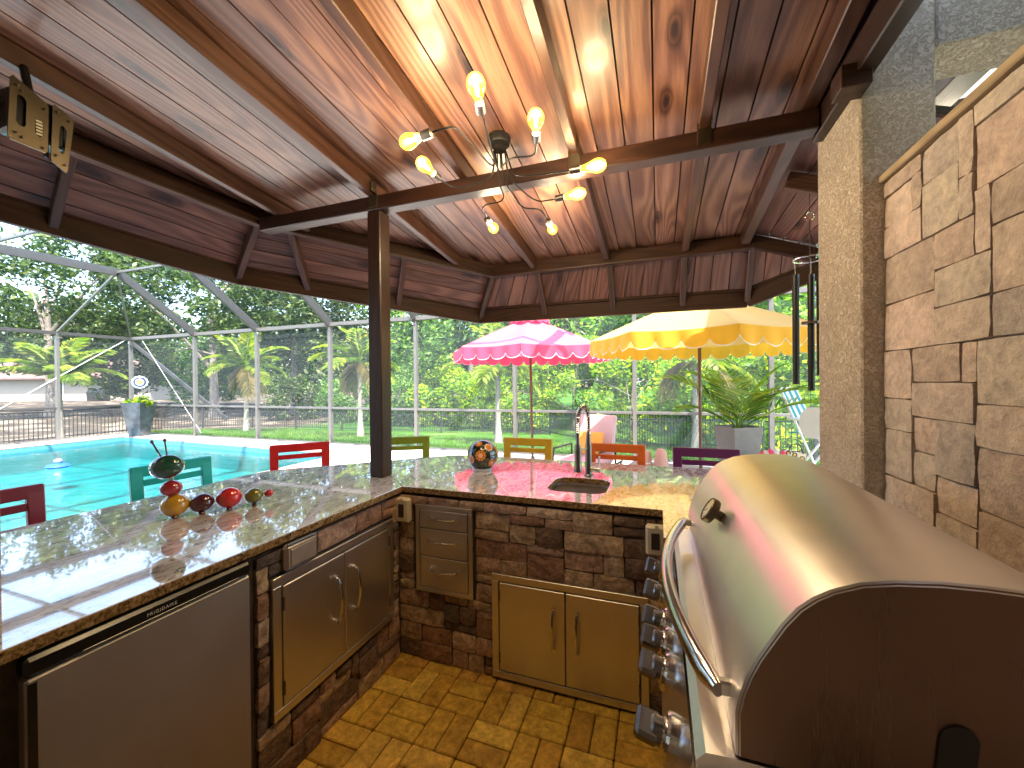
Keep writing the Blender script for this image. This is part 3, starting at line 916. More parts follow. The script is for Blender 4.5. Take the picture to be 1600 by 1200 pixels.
t_ = thing('drawer_unit', 'stainless three-drawer unit built into the stone in the counter corner', 'drawers', (-1.245, 1.915, 0.377), world=True)
o_ = Vector((-1.245, 1.915, 0.377)); ux = Vector((1, 0, 0)); uz = Vector((0, 0, 1))
part('frame', frame_b(o_, ux, uz, 0, 0.34, 0, 0.468, 0.024, 0.0, 0.026), 'steel', t_)
part('back_box', panel_b(o_, ux, uz, 0.02, 0.32, 0.02, 0.45, -0.02, 0.002), 'darkslot', t_)
for (a, c_) in ((0.345, 0.442), (0.196, 0.341), (0.027, 0.192)):
    d = part('drawer', panel_b(o_, ux, uz, 0.028, 0.312, a, c_, 0.004, 0.028, 0.003), 'steel', t_)
    zz = a + (c_ - a) * .62
    b = B(); arch_handle(b, o_ + Vector((0.09, -0.028, zz)), o_ + Vector((0.25, -0.028, zz)), (0, -1, 0), 0.0055, 0.03)
    part('handle', b, 'chrome', d, True)

t_ = thing('compact_refrigerator', 'compact black and stainless refrigerator built in at the left end', 'refrigerator', (-1.6, 0.735, 0.02), world=True)
b = B(); b.box(-2.0, -1.366, 0.47, 1.005, 0.02, 0.893, 0.004); part('cabinet', b, 'blackplastic', t_)
b = B(); b.box(-1.362, -1.325, 0.475, 1.003, 0.05, 0.846, 0.006); dr = part('door', b, 'fridge', t_)
b = B(); b.box(-1.362, -1.322, 0.473, 1.004, 0.848, 0.893, 0.008); part('top_strip', b, 'blackplastic', dr)
b = B(); b.box(-1.3222, -1.3195, 0.57, 0.96, 0.855, 0.8575, 0.0008); part('handle_lip', b, 'darksteel', dr)
b = B(); b.box(-1.3222, -1.3190, 0.4765, 0.492, 0.06, 0.84, 0.001); part('door_edge_trim', b, 'blackplastic', dr)
fc = bpy.data.curves.new('brand_lettering', 'FONT'); fc.body = 'FRIGIDAIRE'; fc.size = 0.0125; fc.extrude = 0.0004; fc.space_character = 1.18; fc.align_x = 'CENTER'
fo = bpy.data.objects.new('brand_lettering', fc); C.objects.link(fo)
dg = bpy.context.evaluated_depsgraph_get()
me = bpy.data.meshes.new_from_object(fo.evaluated_get(dg)); bpy.data.objects.remove(fo)
me.materials.clear(); me.materials.append(MT['printtext'])
fo = bpy.data.objects.new('lettering', me); C.objects.link(fo); fo.parent = dr
fo.matrix_basis = Matrix(((0, 0, 1), (1, 0, 0), (0, 1, 0))).to_4x4()
fo.location = Vector((-1.3212, 0.738, 0.866)) - Vector((-1.6, 0.735, 0.02))

def outlet(label, x, z, group):
    t_ = thing('outlet_cover', label, 'outlet', (x, 1.89, z), world=True, group=group)
    b = B(); b.box(x - .044, x + .044, 1.862, 1.905, z - .066, z + .066, 0.010); bx_ = part('cover', b, 'creamplastic', t_, True)
    b = B(); b.box(x - .02, x + .014, 1.8595, 1.863, z - .036, z + .036, 0.002); part('window_recess', b, 'darkslot', bx_)
    b = B(); b.box(x - .006, x + .010, 1.858, 1.865, z + .062, z + .072, 0.002); part('latch', b, 'creamplastic', bx_)
    b = B(); b.tube([(x + .040, 1.87, z - .06), (x + .040, 1.87, z + .06)], 0.004, 8); part('hinge', b, 'creamplastic', bx_)
outlet('cream weatherproof outlet box in the corner beside the drawer unit', -1.315, 0.808, 'weatherproof outlet boxes on the stone')
outlet('cream weatherproof outlet box beside the grill end of the counter', -0.012, 0.802, 'weatherproof outlet boxes on the stone')
t_ = thing('outlet_cover', 'smoky clear bubble outlet cover above the left access doors', 'outlet', (-1.34, 1.215, 0.80), world=True)
b = B(); b.box(-1.352, -1.318, 1.14, 1.295, 0.79, 0.89, 0.012); bb_ = part('bubble_cover', b, 'clearplastic', t_, True)
b = B(); b.box(-1.3185, -1.3150, 1.16, 1.275, 0.805, 0.872, 0.003); part('raised_panel', b, 'clearplastic', bb_)
b = B(); b.tube([(-1.322, 1.15, 0.892), (-1.322, 1.285, 0.892)], 0.004, 8); part('hinge', b, 'darksteel', bb_)

# ------------------------------------------------------------------ grill
t_ = thing('gas_grill', 'large stainless built-in gas grill with closed rounded hood', 'grill', (0.36, 1.09, 0.931), world=True)
GY0, GY1 = 0.63, 1.55
prof = [(0.098, 0.978), (0.098, 1.038), (0.104, 1.066), (0.113, 1.093), (0.124, 1.118), (0.137, 1.142), (0.154, 1.172), (0.172, 1.197), (0.19, 1.214), (0.209, 1.227), (0.24, 1.241), (0.275, 1.249), (0.32, 1.2545), (0.36, 1.256), (0.39, 1.2555), (0.42, 1.250), (0.46, 1.236), (0.51, 1.208), (0.56, 1.17), (0.61, 1.11), (0.635, 1.05), (0.64, 0.978)]
b = B()
ysec = [GY0, GY0 + .004, GY1 - .004, GY1]
ins = [0.006, 0, 0, 0.006]
k = len(prof); cxm, czm = 0.37, 1.05
for y_, i_ in zip(ysec, ins):
    for (x, z) in prof:
        dx, dz = cxm - x, czm - z; L = math.hypot(dx, dz)
        b.v.append((x + dx / L * i_, y_, max(0.978, z + dz / L * i_)))
for a in range(3):
    for i in range(k - 1): b.f.append((a * k + i, a * k + i + 1, (a + 1) * k + i + 1, (a + 1) * k + i))
hood = part('hood', b, 'hood', t_, True, angle=40)
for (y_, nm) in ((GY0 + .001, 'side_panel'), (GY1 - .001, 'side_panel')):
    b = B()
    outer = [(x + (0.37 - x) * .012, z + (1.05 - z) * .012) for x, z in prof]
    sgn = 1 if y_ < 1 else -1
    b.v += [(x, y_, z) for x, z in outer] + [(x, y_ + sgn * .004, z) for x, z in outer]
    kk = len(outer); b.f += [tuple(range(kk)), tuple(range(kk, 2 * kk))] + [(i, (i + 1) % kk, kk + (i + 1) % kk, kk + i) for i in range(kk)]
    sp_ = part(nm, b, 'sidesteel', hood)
b = B(); b.poly(rounded(-0.018, 0.018, -0.05, 0.05, 0.017, 8), 0, 0.002)
b.v = [(0.330 + p[0] + p[1] * .1, GY0 - .0005 - p[2], 1.036 + p[1]) for p in b.v]
part('side_slot', b, 'darkslot', hood)
b = B()
# bullnose ledge below the hood
lp = [(0.050, 0.935), (0.047, 0.960), (0.060, 0.974), (0.088, 0.976), (0.64, 0.976), (0.64, 0.935)]
b.v += [(x, GY0 - .002, z) for x, z in lp] + [(x, GY1, z) for x, z in lp]
kk = len(lp); b.f += [tuple(range(kk))[::-1], tuple(range(kk, 2 * kk))] + [(i, (i + 1) % kk, kk + (i + 1) % kk, kk + i) for i in range(kk)]
part('front_ledge', b, 'hood', t_)
b = B()
cp = [(0.043, 0.957), (0.004, 0.80), (0.004, 0.69), (0.30, 0.69), (0.30, 0.934), (0.049, 0.934)]
b.v += [(x, GY0, z) for x, z in cp] + [(x, GY1 - .01, z) for x, z in cp]
kk = len(cp); b.f += [tuple(range(kk)), tuple(range(kk, 2 * kk))] + [(i, (i + 1) % kk, kk + (i + 1) % kk, kk + i) for i in range(kk)]
part('control_panel', b, 'steelh', t_)
# bowed handle
b = B()
pts = []
for i in range(25):
    s_ = i / 24; y_ = GY0 + .045 + s_ * (GY1 - GY0 - .14)
    pts.append((0.082 - 0.066 * math.sin(math.pi * s_) ** .8, y_, 1.035))
b.tube(pts, [0.0145 if 0 < i < 24 else 0.009 for i in range(25)], 14)
b.v = [(x, y, 1.035 + (z - 1.035) * 1.25) for x, y, z in b.v]
hd = part('handle', b, 'chrome', hood, True)
b = B()
for y_ in (GY0 + .055, GY1 - .11):
    b = B(); b.box(0.078, 0.104, y_ - .008, y_ + .008, 1.024, 1.046, 0.003); part('handle_bracket', b, 'steel', hood)
# thermometer
n_ = Vector((-0.86, -0.0, 0.5)).normalized(); tc = Vector((0.147, 1.13, 1.158))
b = B(); b.lathe([(0.012, -.012), (0.012, .012), (0.030, .018), (0.032, .022), (0.032, .036), (0.029, .038), (0.028, .035)], tc, 28, n_)
th = part('thermometer', b, 'bronze', hood, True)
b = B(); b.lathe([(0.0275, .0352), (0.0275, .0358)], tc, 28, n_); dl = part('dial', b, 'creamplastic', th)
b = B()
tx = Vector((0, 1, 0)); ty = n_.cross(tx)
for i in range(9):
    a = R(-30 + 30 * i); d = tx * math.cos(a) + ty * math.sin(a)
    b.beam(tc + n_ * .0362 + d * .020, tc + n_ * .0362 + d * .025, .0015, .0006, n_)
b.beam(tc + n_ * .0362, tc + n_ * .0362 + (tx * .8 + ty * .6) * .018, .002, .0006, n_)
part('needle_and_marks', b, 'darkslot', th)
# knobs
for i, (y_, z) in enumerate(((0.775, 0.862), (0.945, 0.862), (1.045, 0.862), (1.135, 0.862), (1.285, 0.862), (1.445, 0.862))):
    ax = Vector((-0.97, 0, 0.24)).normalized(); base = Vector((0.0195, y_, z))
    b = B(); b.lathe([(0.038, -0.006), (0.038, .010), (0.034, .015), (0.026, .017), (0.026, .020)], base, 26, ax)
    kn = part('control_knob', b, 'chrome', t_, True)
    b = B(); b.lathe([(0.023, .016), (0.022, .036), (0.018, .040)], base, 22, ax)
    ang = R(18 + 7 * i); a1_ = Vector((0, math.cos(ang), math.sin(ang))); a1_ = (a1_ - ax * a1_.dot(ax)).normalized(); a2_ = ax.cross(a1_)
    b.obox(base + ax * .044, a1_, a2_, ax, 0.054, 0.025, 0.042, 0.006)
    part('grip', b, 'knobsteel', kn)

# ------------------------------------------------------------------ right stone wall, pillar, header
sw = thing('stone_wall', 'beige stone-veneer wall with tan cap behind the grill', 'wall', (0.9, 0.6, 0), world=True)
b = B(); b.box(0.765, 0.93, -1.6, 1.788, -0.05, 2.186); part('wall_core', b, 'wallmortar', sw)
ashlar(sw, 'stone', (0.765, 1.786, 0.90), (0, -1, 0), (0, 0, 1), 2.2, 1.286, 0.0535,
       [(3, 2), (4, 2), (5, 3), (4, 3), (5, 3), (6, 3), (3, 2), (4, 3), (5, 2), (3, 3), (5, 2), (6, 2)], MT['wallstone'], depth=0.014, gap=0.003, seed=21, jit=0.0016, edge_drop=0.003, rough=0.0022)
timber('wall_cap', (0.845, 1.79, 2.2), (0.845, -1.6, 2.2), 0.215, 0.026, 'cap' if 'cap' in MT else 'rafter', sw, 0.004)
pl = thing('stucco_pillar', 'square beige stucco pillar at the right end of the bar', 'pillar', (0.79, 2.0, 0), world=True)
b = B(); b.box(0.687, 0.898, 1.79, 2.20, -0.05, 3.3, 0.006); part('shaft', b, 'stucco', pl)
hb = thing('stucco_header', 'stucco header beam running right from the pillar top above the stone wall', 'beam', (2.4, 2.0, 2.63), world=True)
b = B(); b.box(0.9, 4.4, 1.792, 2.005, 2.63, 3.3, 0.006); part('beam_body', b, 'stucco', hb)
# covered passage beyond the wall: dark purlins under a pale translucent roof
pg = thing('passage_roof', 'dark timber purlins under pale roof panels seen above the stone wall', 'roof', (2.6, 4.0, 0), world=True)
b = B(); b.box(0.93, 4.35, 2.1, 6.6, 3.335, 3.345); part('roof_panel', b, 'trimcloth' if 'trimcloth' in MT else 'white', pg)
for x in (1.55, 2.25, 2.95, 3.65): timber('purlin', (x, 2.3, 3.16), (x, 6.5, 3.16), 0.14, 0.16, 'beam', pg)
for y in (2.8, 3.5, 4.2, 4.9, 5.6): timber('cross_batten', (0.95, y, 3.29), (4.3, y, 3.29), 0.06, 0.05, 'beam', pg)
b = B(); b.box(2.4, 2.5, 6.4, 6.5, -0.1, 3.08, 0.004); part('post', b, 'beam', pg)
b = B(); b.box(4.2, 4.3, 6.4, 6.5, -0.1, 3.08, 0.004); part('post', b, 'beam', pg)
timber('edge_beam', (2.2, 6.45, 3.1), (4.3, 6.45, 3.1), 0.1, 0.14, 'beam', pg)
lm = thing('passage_lamp', 'small glowing dome lamp hanging in the passage behind the stone wall', 'lamp', (1.72, 3.35, 2.95), world=True)
b = B(); b.lathe([(0.02, .12), (0.03, .09), (0.08, .06), (0.10, .05)], (1.72, 3.35, 2.95), 20); part('lamp_cap', b, 'bronze', lm, True)
b = B(); b.lathe([(0.10, .05), (0.10, .03), (0.08, 0), (0.04, -.02), (0.0001, -.025)], (1.72, 3.35, 2.95), 20); part('lamp_glass', b, 'lampglow', lm, True)
b = B(); b.tube([(1.72, 3.35, 3.06), (1.72, 3.35, 3.29)], 0.012, 8); part('stem', b, 'blackmetal', lm)

# house behind the camera
hw = thing('house_wall', 'beige stucco house wall behind the outdoor kitchen', 'house', (-2, -1.85, 0), world=True)
b = B(); b.box(-9, 5, -2.05, -1.75, -0.1, 3.1, 0.01); part('wall', b, 'house', hw)
b = B(); b.box(-9.3, 5.3, -6.0, -1.25, 3.1, 3.25, 0.01); part('roof_overhang', b, 'white', hw)
b = B(); b.box(0.76, 5.3, -1.245, 1.785, 3.31, 3.45, 0.01); part('sun_blocking_roof', b, 'roofdeck', hw)  # unseen roof added to keep sun off the kitchen floor and pillar
# stucco column just inside the left edge of the view
lc = thing('stucco_column', 'slim rough stucco column at the near left end of the bar', 'column', (-1.98, 0.50, 0.93), world=True)
b = B(); b.box(-2.25, -1.95, 0.22, 0.655, 0.931, 2.83, 0.01); part('shaft', b, 'stucco', lc)

# ------------------------------------------------------------------ timber roof over the bar
YN = -1.9
def zp(y): return 2.722 - 0.11 * (y - 2.02)       # underside of the upper boards
def zb(y): return 2.632 - 0.11 * (y - 2.02)       # underside of the rafters
A_ = Vector((-2.61, 2.07, zb(2.07))); Bf = Vector((-2.89 - .252 * (0.983 - YN), YN, zb(YN)))
C_ = Vector((-1.40, 3.42, zb(3.42))); D_ = Vector((0.66, 3.39, zb(3.39))); E_ = Vector((0.66, YN, zb(YN)))
F1 = Vector((-2.99, 2.19, 2.26)); F0 = Vector((-2.99 - .268 * (2.19 - YN), YN, 2.26 + .113 * (2.19 - YN)))
F2 = Vector((-1.66, 3.69, 2.09)); H0 = Vector((0.68, 3.72, 2.088)); H1 = Vector((1.086, 3.52, 2.22)); H2 = Vector((1.50, 3.1, 2.34)); H3 = Vector((1.50, 2.25, 2.42))
G_ = Vector((1.046, 3.39, 2.336))
roof = thing('timber_roof', 'dark stained timber board roof over the bar with hipped edges', 'roof', (-0.9, 1.5, 2.4), world=True)
Z = Vector((0, 0, 1))
# upper boards, running away from the camera
plan = [(p.y, p.x) for p in (A_ + Vector((-.03, .02, 0)), C_ + Vector((-.02, .03, 0)), D_ + Vector((.0, .03, 0)), E_, Bf)]
pw = 0.1385
x = -3.75; i = 0
edges_x = []
while x < 0.68:
    P = clip_strip(plan, x + .0036, x + pw - .0036)
    if len(P) >= 3:
        lo = [Vector((v, u, zp(u))) for u, v in P]
        dz = random.uniform(0, .0025)
        framed('ceiling_board', [p + Z * dz for p in lo], [p + Z * (0.018 + dz) for p in lo], 'plank', roof, (0, 1, -0.11))
    x += pw; i += 1
# light groove strips behind the gaps and the weatherproof deck above
lo = [Vector((v, u, zp(u) + 0.021)) for u, v in plan]
framed('roof_deck', lo, [p + Z * .03 for p in lo], 'roofdeck', roof, (0, 1, 0))

def bilerp(P00, P10, P01, P11, s, t_):
    return (P00 * (1 - s) + P10 * s) * (1 - t_) + (P01 * (1 - s) + P11 * s) * t_
def skirt(P00, P10, P01, P11, n_, lengthwise, nm='skirt_board'):
    """P00-P10 top edge, P01-P11 bottom edge"""
    nn = (P10 - P00).cross(P01 - P00).normalized()
    if nn.z < 0: nn = -nn
    for i in range(n_):
        g = 0.0034
        if lengthwise:
            L = (P01 - P00).length; a, c_ = i / n_ + g / L, (i + 1) / n_ - g / L
            q = [bilerp(P00, P10, P01, P11, 0, a), bilerp(P00, P10, P01, P11, 1, a), bilerp(P00, P10, P01, P11, 1, c_), bilerp(P00, P10, P01, P11, 0, c_)]
            al = P10 - P00
        else:
            L = (P10 - P00).length; a, c_ = i / n_ + g / L, (i + 1) / n_ - g / L
            q = [bilerp(P00, P10, P01, P11, a, 0), bilerp(P00, P10, P01, P11, c_, 0), bilerp(P00, P10, P01, P11, c_, 1), bilerp(P00, P10, P01, P11, a, 1)]
            al = (q[3] + q[2]) - (q[0] + q[1])
        dz = nn * random.uniform(0, .002)
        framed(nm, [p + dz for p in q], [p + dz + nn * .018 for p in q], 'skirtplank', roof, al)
    q = [P00, P10, P11, P01]
    framed('roof_deck', [p + nn * .022 for p in q], [p + nn * .05 for p in q], 'roofdeck', roof, P10 - P00)
up_ = Z * 0.088
lo_ = Z * 0.105
def ino(p): return p + lo_
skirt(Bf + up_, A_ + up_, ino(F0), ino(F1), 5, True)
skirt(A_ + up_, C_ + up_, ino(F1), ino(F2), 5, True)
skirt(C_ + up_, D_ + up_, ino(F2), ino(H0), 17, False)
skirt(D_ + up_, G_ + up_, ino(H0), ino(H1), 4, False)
# right side slope, boards lengthwise
S0 = Vector((0.66, 2.13, zb(2.13))); S1 = Vector((1.30, 2.13, zb(2.13) - .24)); S2 = Vector((1.30, 3.33, 2.30))
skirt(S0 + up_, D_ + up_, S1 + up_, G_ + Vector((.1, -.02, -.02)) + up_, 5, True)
# rafters under the upper boards (each stops at the ring)
def rafter(x, y1, w=0.046, h=0.086, m_='rafter', y0=YN):
    zc = lambda y: (zp(y) + zb(y)) / 2 - .001
    timber('rafter', (x, y0, zc(y0)), (x, y1, zc(y1)), w, h, m_, roof)
for x, y1 in ((-3.0, 0.55), (-2.386, 2.28), (-1.62, 3.13), (-1.005, 3.38), (-0.385, 3.38), (0.205, 3.36)):
    rafter(x, y1)
rafter(0.605, 3.36, 0.06)
# ring beam where the slope breaks
def ring(p, q, w=0.05, h=0.088):
    timber('ring_beam', Vector(p) + Z * (h / 2 - .012), Vector(q) + Z * (h / 2 - .012), w, h, 'fascia', roof)
ring(Bf, A_); ring(A_, C_); ring(C_, D_); ring(D_, G_)
# light fillet under the ring
for p, q in ((Bf, A_), (A_, C_), (C_, D_)):
    timber('ring_trim', Vector(p) - Z * .018, Vector(q) - Z * .018, 0.065, 0.012, 'rafter', roof, 0.002)
# fascia beams
def fascia(p, q):
    timber('fascia_beam', Vector(p) + Z * .062, Vector(q) + Z * .062, 0.045, 0.125, 'fascia', roof)
    timber('fascia_trim', Vector(p) + Z * .135, Vector(q) + Z * .135, 0.075, 0.02, 'fascia', roof, 0.003)
for p, q in ((F0, F1), (F1, F2), (F2, H0), (H0, H1), (H1, H2), (H2, H3)): fascia(p, q)
# jack rafters on the lower slopes
def jack(p, q, w=0.042, h=0.07, nm='jack_rafter'):
    p, q = Vector(p), Vector(q); d = (q - p).normalized()
    side = Vector((-d.y, d.x, 0)).normalized(); nn = d.cross(side)
    if nn.z < 0: nn = -nn
    timber(nm, p + nn * .0 + d * .01, q + d * -.0, w, h, 'rafter', roof, upv=nn)
def onedge(P, Q, t_): return P.lerp(Q, t_)
dn = Z * 0.045
jack(A_ + dn, ino(F1) - dn, nm='hip_rafter'); jack(C_ + dn, ino(F2) - dn, nm='hip_rafter'); jack(D_ + dn, ino(H0) - dn, nm='hip_rafter')
for yy in (1.21, 0.35, -0.6):
    tt = (yy - YN) / (2.07 - YN); t2 = (yy + .08 - YN) / (2.19 - YN)
    jack(Bf.lerp(A_, tt) + dn, ino(F0.lerp(F1, t2)) - dn)
for tt, t2 in ((0.10, 0.24), (0.56, 0.60)): jack(A_.lerp(C_, tt) + dn, ino(F1.lerp(F2, t2)) - dn)
for xx in (-0.99, -0.37, 0.20):
    tt = (xx + 1.40) / 2.06; t2 = (xx + 1.66) / 2.34
    jack(C_.lerp(D_, tt) + dn, ino(F2.lerp(H0, t2)) - dn)
jack((0.66, 2.60, zb(2.6) + .02), (1.28, 2.60, zb(2.6) - .20), 0.05, 0.09)
# tie beam and edge beam
timber('tie_beam', (-2.545, 2.06, 2.588), (0.64, 2.06, 2.588), 0.085, 0.086, 'beam', roof, 0.005)
timber('edge_beam', (0.675, 2.14, 2.60), (0.675, YN, 2.60 + .04), 0.06, 0.12, 'beam', roof, 0.005)
q_ = [Vector((0.662, 2.14, 2.655)), Vector((0.662, YN, 2.695)), Vector((0.662, YN, zp(YN) + .02)), Vector((0.662, 2.14, zp(2.14) + .02))]
framed('filler_board', q_, [p + Vector((.02, 0, 0)) for p in q_], 'rafter', roof, (0, 1, 0))
b = B(); b.box(0.60, 0.69, 1.70, 1.79, 2.50, 2.58, 0.003); part('beam_stub', b, 'beam', roof)
for xx in (-1.60, -0.385, 0.205):
    b = B(); b.box(xx - .03, xx + .03, 2.012, 2.016, 2.56, 2.66, 0.001); b.box(xx + .024, xx + .028, 1.965, 2.014, 2.632, 2.70, 0.001); part('tie_bracket', b, 'bronze', roof)
# post
ps = thing('timber_post', 'dark square timber post standing on the granite bar corner', 'post', (-1.61, 2.075, 0.931), world=True)
o = timber('shaft', (-1.61, 2.075, 0.932), (-1.61, 2.075, 2.5445), 0.095, 0.097, 'beam', ps, 0.006, upv=(0, 1, 0))

# ------------------------------------------------------------------ ceiling light with eight bulbs
cl = thing('ceiling_light', 'black branching ceiling light with eight glowing amber bulbs', 'ceiling light', (-0.745, 1.93, 2.70), world=True)
b = B(); b.lathe([(0.058, 0.06), (0.058, 0.012), (0.052, 0.0), (0.030, -0.004), (0.030, -0.03), (0.0001, -0.031)], (-0.745, 1.915, 2.70), 28)
part('canopy', b, 'blackmetal', cl, True)
ARMS = [
 ([(-0.771, 1.92, 2.68), (-0.733, 1.845, 2.54), (-0.602, 1.368, 2.5)], (-0.58, 1.307, 2.47), (-0.545, 1.19, 2.475)),
 ([(-0.743, 1.92, 2.68), (-0.715, 1.858, 2.54), (-0.667, 1.751, 2.5), (-0.592, 1.667, 2.48), (-0.489, 1.677, 2.47), (-0.45, 1.575, 2.47)], (-0.443, 1.54, 2.47), (-0.41, 1.42, 2.475)),
 ([(-0.774, 1.92, 2.68), (-0.747, 1.846, 2.54), (-0.732, 1.431, 2.5), (-0.744, 1.386, 2.48), (-0.80, 1.375, 2.47)], (-0.84, 1.381, 2.47), (-0.945, 1.40, 2.472)),
 ([(-0.777, 1.92, 2.68), (-0.750, 1.85, 2.54), (-0.785, 1.853, 2.5), (-0.953, 1.84, 2.48), (-0.972, 1.708, 2.47)], (-0.971, 1.666, 2.47), (-0.972, 1.55, 2.472)),
 ([(-0.717, 1.92, 2.68), (-0.669, 1.888, 2.54), (-0.631, 1.872, 2.5), (-0.378, 1.869, 2.48)], (-0.345, 1.85, 2.47), (-0.235, 1.85, 2.47)),
 ([(-0.723, 1.93, 2.68), (-0.710, 1.95, 2.54), (-0.632, 2.172, 2.5), (-0.505, 2.13, 2.48)], (-0.475, 2.103, 2.47), (-0.37, 2.09, 2.47)),
 ([(-0.764, 1.93, 2.68), (-0.768, 1.955, 2.54), (-0.782, 2.097, 2.5), (-0.912, 2.058, 2.48), (-0.938, 2.199, 2.47)], (-0.948, 2.244, 2.468), (-0.958, 2.36, 2.462)),
 ([(-0.742, 1.93, 2.68), (-0.742, 1.965, 2.54), (-0.731, 2.222, 2.5), (-0.618, 2.216, 2.48), (-0.612, 2.345, 2.47)], (-0.615, 2.40, 2.468), (-0.620, 2.515, 2.462))]
def smoothpath(pts, it=2):
    pts = [Vector(p) for p in pts]
    for _ in range(it):
        q = [pts[0]]
        for i in range(len(pts) - 1):
            a, c_ = pts[i], pts[i + 1]
            q += [a.lerp(c_, .2), a.lerp(c_, .8)]
        q.append(pts[-1]); pts = q
    return pts
for arm, sock, tip in ARMS:
    sock, tip = Vector(sock), Vector(tip); d = (tip - sock).normalized()
    b = B(); b.tube(smoothpath(arm + [tuple(sock - d * .02)]), 0.0042, 8)
    a = part('arm', b, 'blackmetal', cl, True)
    b = B(); b.lathe([(0.006, -.03), (0.018, -.026), (0.018, .022), (0.014, .024)], sock, 18, d); part('socket', b, 'darksteel', a, True)
    b = B(); b.lathe([(0.013, .022), (0.014, .035), (0.021, .060), (0.030, .086), (0.0315, .102), (0.027, .120), (0.016, .133), (0.0001, .137)], sock, 22, d)
    part('bulb', b, 'bulb', a, True)
    b = B()
    s1 = d.cross(Z).normalized(); s2 = d.cross(s1)
    for q in range(6):
        an = q * math.pi / 3; e = s1 * math.cos(an) + s2 * math.sin(an)
        b.tube([sock + d * .05 + e * .004, sock + d * .112 + e * .008], 0.0009, 5)
    part('filament', b, 'filament', a)
    ld = bpy.data.lights.new('bulb_light', 'POINT'); ld.energy = 1.2; ld.color = (1.0, 0.85, 0.62); ld.shadow_soft_size = 0.06
    lo2 = bpy.data.objects.new('bulb_light', ld); C.objects.link(lo2); lo2.parent = a; lo2.location = sock + d * .085 - WORLD[cl.name]

# ------------------------------------------------------------------ bronze bracket under the left rafters
mb = thing('metal_bracket', 'bronze slotted metal bracket plates hanging under the left roof boards', 'bracket', (-2.2, 0.86, 2.5), world=True)
def quadplate(P, th, hole=None, m_='bronze', nm='plate'):
    """P: TL,TR,BR,BL world points; hole in unit coords (rounded slot list)"""
    P = [Vector(p) for p in P]
    u = (P[1] - P[0]); v = (P[3] - P[0]); nn = u.cross(v).normalized()
    outer = [(0.06, 0), (0.94, 0), (1, .05), (1, .95), (0.94, 1), (0.06, 1), (0, .95), (0, .05)]
    b = B(); b.poly(outer, 0, 1, [h for h in hole] if hole else [])
    b.v = [tuple(bilerp(P[0], P[1], P[3], P[2], q[0], q[1]) + nn * (q[2] * th)) for q in b.v]
    return part(nm, b, m_, mb)
def slot(x0, x1, y0, y1):
    cx = (x0 + x1) / 2; r_ = (x1 - x0) / 2; ry = r_ * .45
    pts = []
    for i in range(7):
        a = math.pi * i / 6; pts.append((cx + r_ * math.cos(a), y1 - ry + ry * math.sin(a)))
    for i in range(7):
        a = math.pi + math.pi * i / 6; pts.append((cx + r_ * math.cos(a), y0 + ry + ry * math.sin(a)))
    return pts
X0 = -2.2
quadplate([(X0, .775, 2.64), (X0, .872, 2.585), (X0, .868, 2.395), (X0, .765, 2.40)], .006, [slot(.18, .42, .22, .72), slot(.66, .86, .42, .74)])
quadplate([(X0 - .02, .872, 2.585), (X0 - .02, .882, 2.578), (X0 - .02, .878, 2.385), (X0 - .02, .868, 2.392)], .012, None, 'blackmetal', 'side_channel')
quadplate([(X0, .884, 2.60), (X0, .945, 2.57), (X0, .922, 2.345), (X0, .876, 2.375)], .006, [slot(.38, .72, .25, .74)])
b = B()
for i in range(5): b.box(X0 - .004, X0 - .001, .838 - .0, .857, 2.455 + i * .012, 2.462 + i * .012)
part('grille', b, 'creamplastic', mb)
b = B()
for (y_, z) in ((.79, 2.605), (.80, 2.59), (.86, 2.56), (.785, 2.43), (.80, 2.42), (.855, 2.41), (.895, 2.57), (.93, 2.555), (.89, 2.40), (.915, 2.375)):
    b.lathe([(0.0045, 0), (0.0045, .004), (0.002, .006)], (X0 + .005, y_, z), 10, (1, 0, 0))
part('bolts', b, 'darksteel', mb)
b = B(); b.box(X0 - .10, X0 - .012, .77, .93, 2.44, 2.60, 0.01); part('housing', b, 'blackplastic', mb)
b = B(); b.tube([(X0 - .06, .85, 2.58), (-2.37, .87, 2.775)], 0.014, 10); part('hanger_rod', b, 'blackmetal', mb)

# ------------------------------------------------------------------ wind chime beside the pillar
wc = thing('wind_chime', 'dark metal wind chime with long tubes hanging beside the pillar', 'wind chime', (0.745, 2.6, 2.15), world=True)
cx, cy = 0.775, 2.60
b = B()
ringp = [(cx + .075 * math.cos(R(a)), cy + .075 * math.sin(R(a)), 2.15) for a in range(0, 361, 15)]
b.tube(ringp, 0.005, 8, False); part('top_ring', b, 'chrome', wc, True)
b = B()
for a in (30, 150, 270): b.tube([(cx + .075 * math.cos(R(a)), cy + .075 * math.sin(R(a)), 2.15), (cx, cy, 2.29)], 0.0012, 4)
b.tube([(cx, cy, 2.29), (cx, cy, 2.36)], 0.003, 6); b.tube([(cx, cy, 2.29), (cx, cy, 1.36)], 0.0012, 4)
part('cords', b, 'blackmetal', wc)
b = B(); hk = [(cx + .02 * math.sin(R(a)), cy, 2.38 + .022 * math.cos(R(a))) for a in range(-150, 151, 25)]; b.tube(hk, 0.0035, 6); part('hook', b, 'chrome', wc, True)
b = B(); b.tube([(cx, cy, 2.40), (cx, cy, 2.56)], 0.002, 5); part('hanging_wire', b, 'blackmetal', wc)
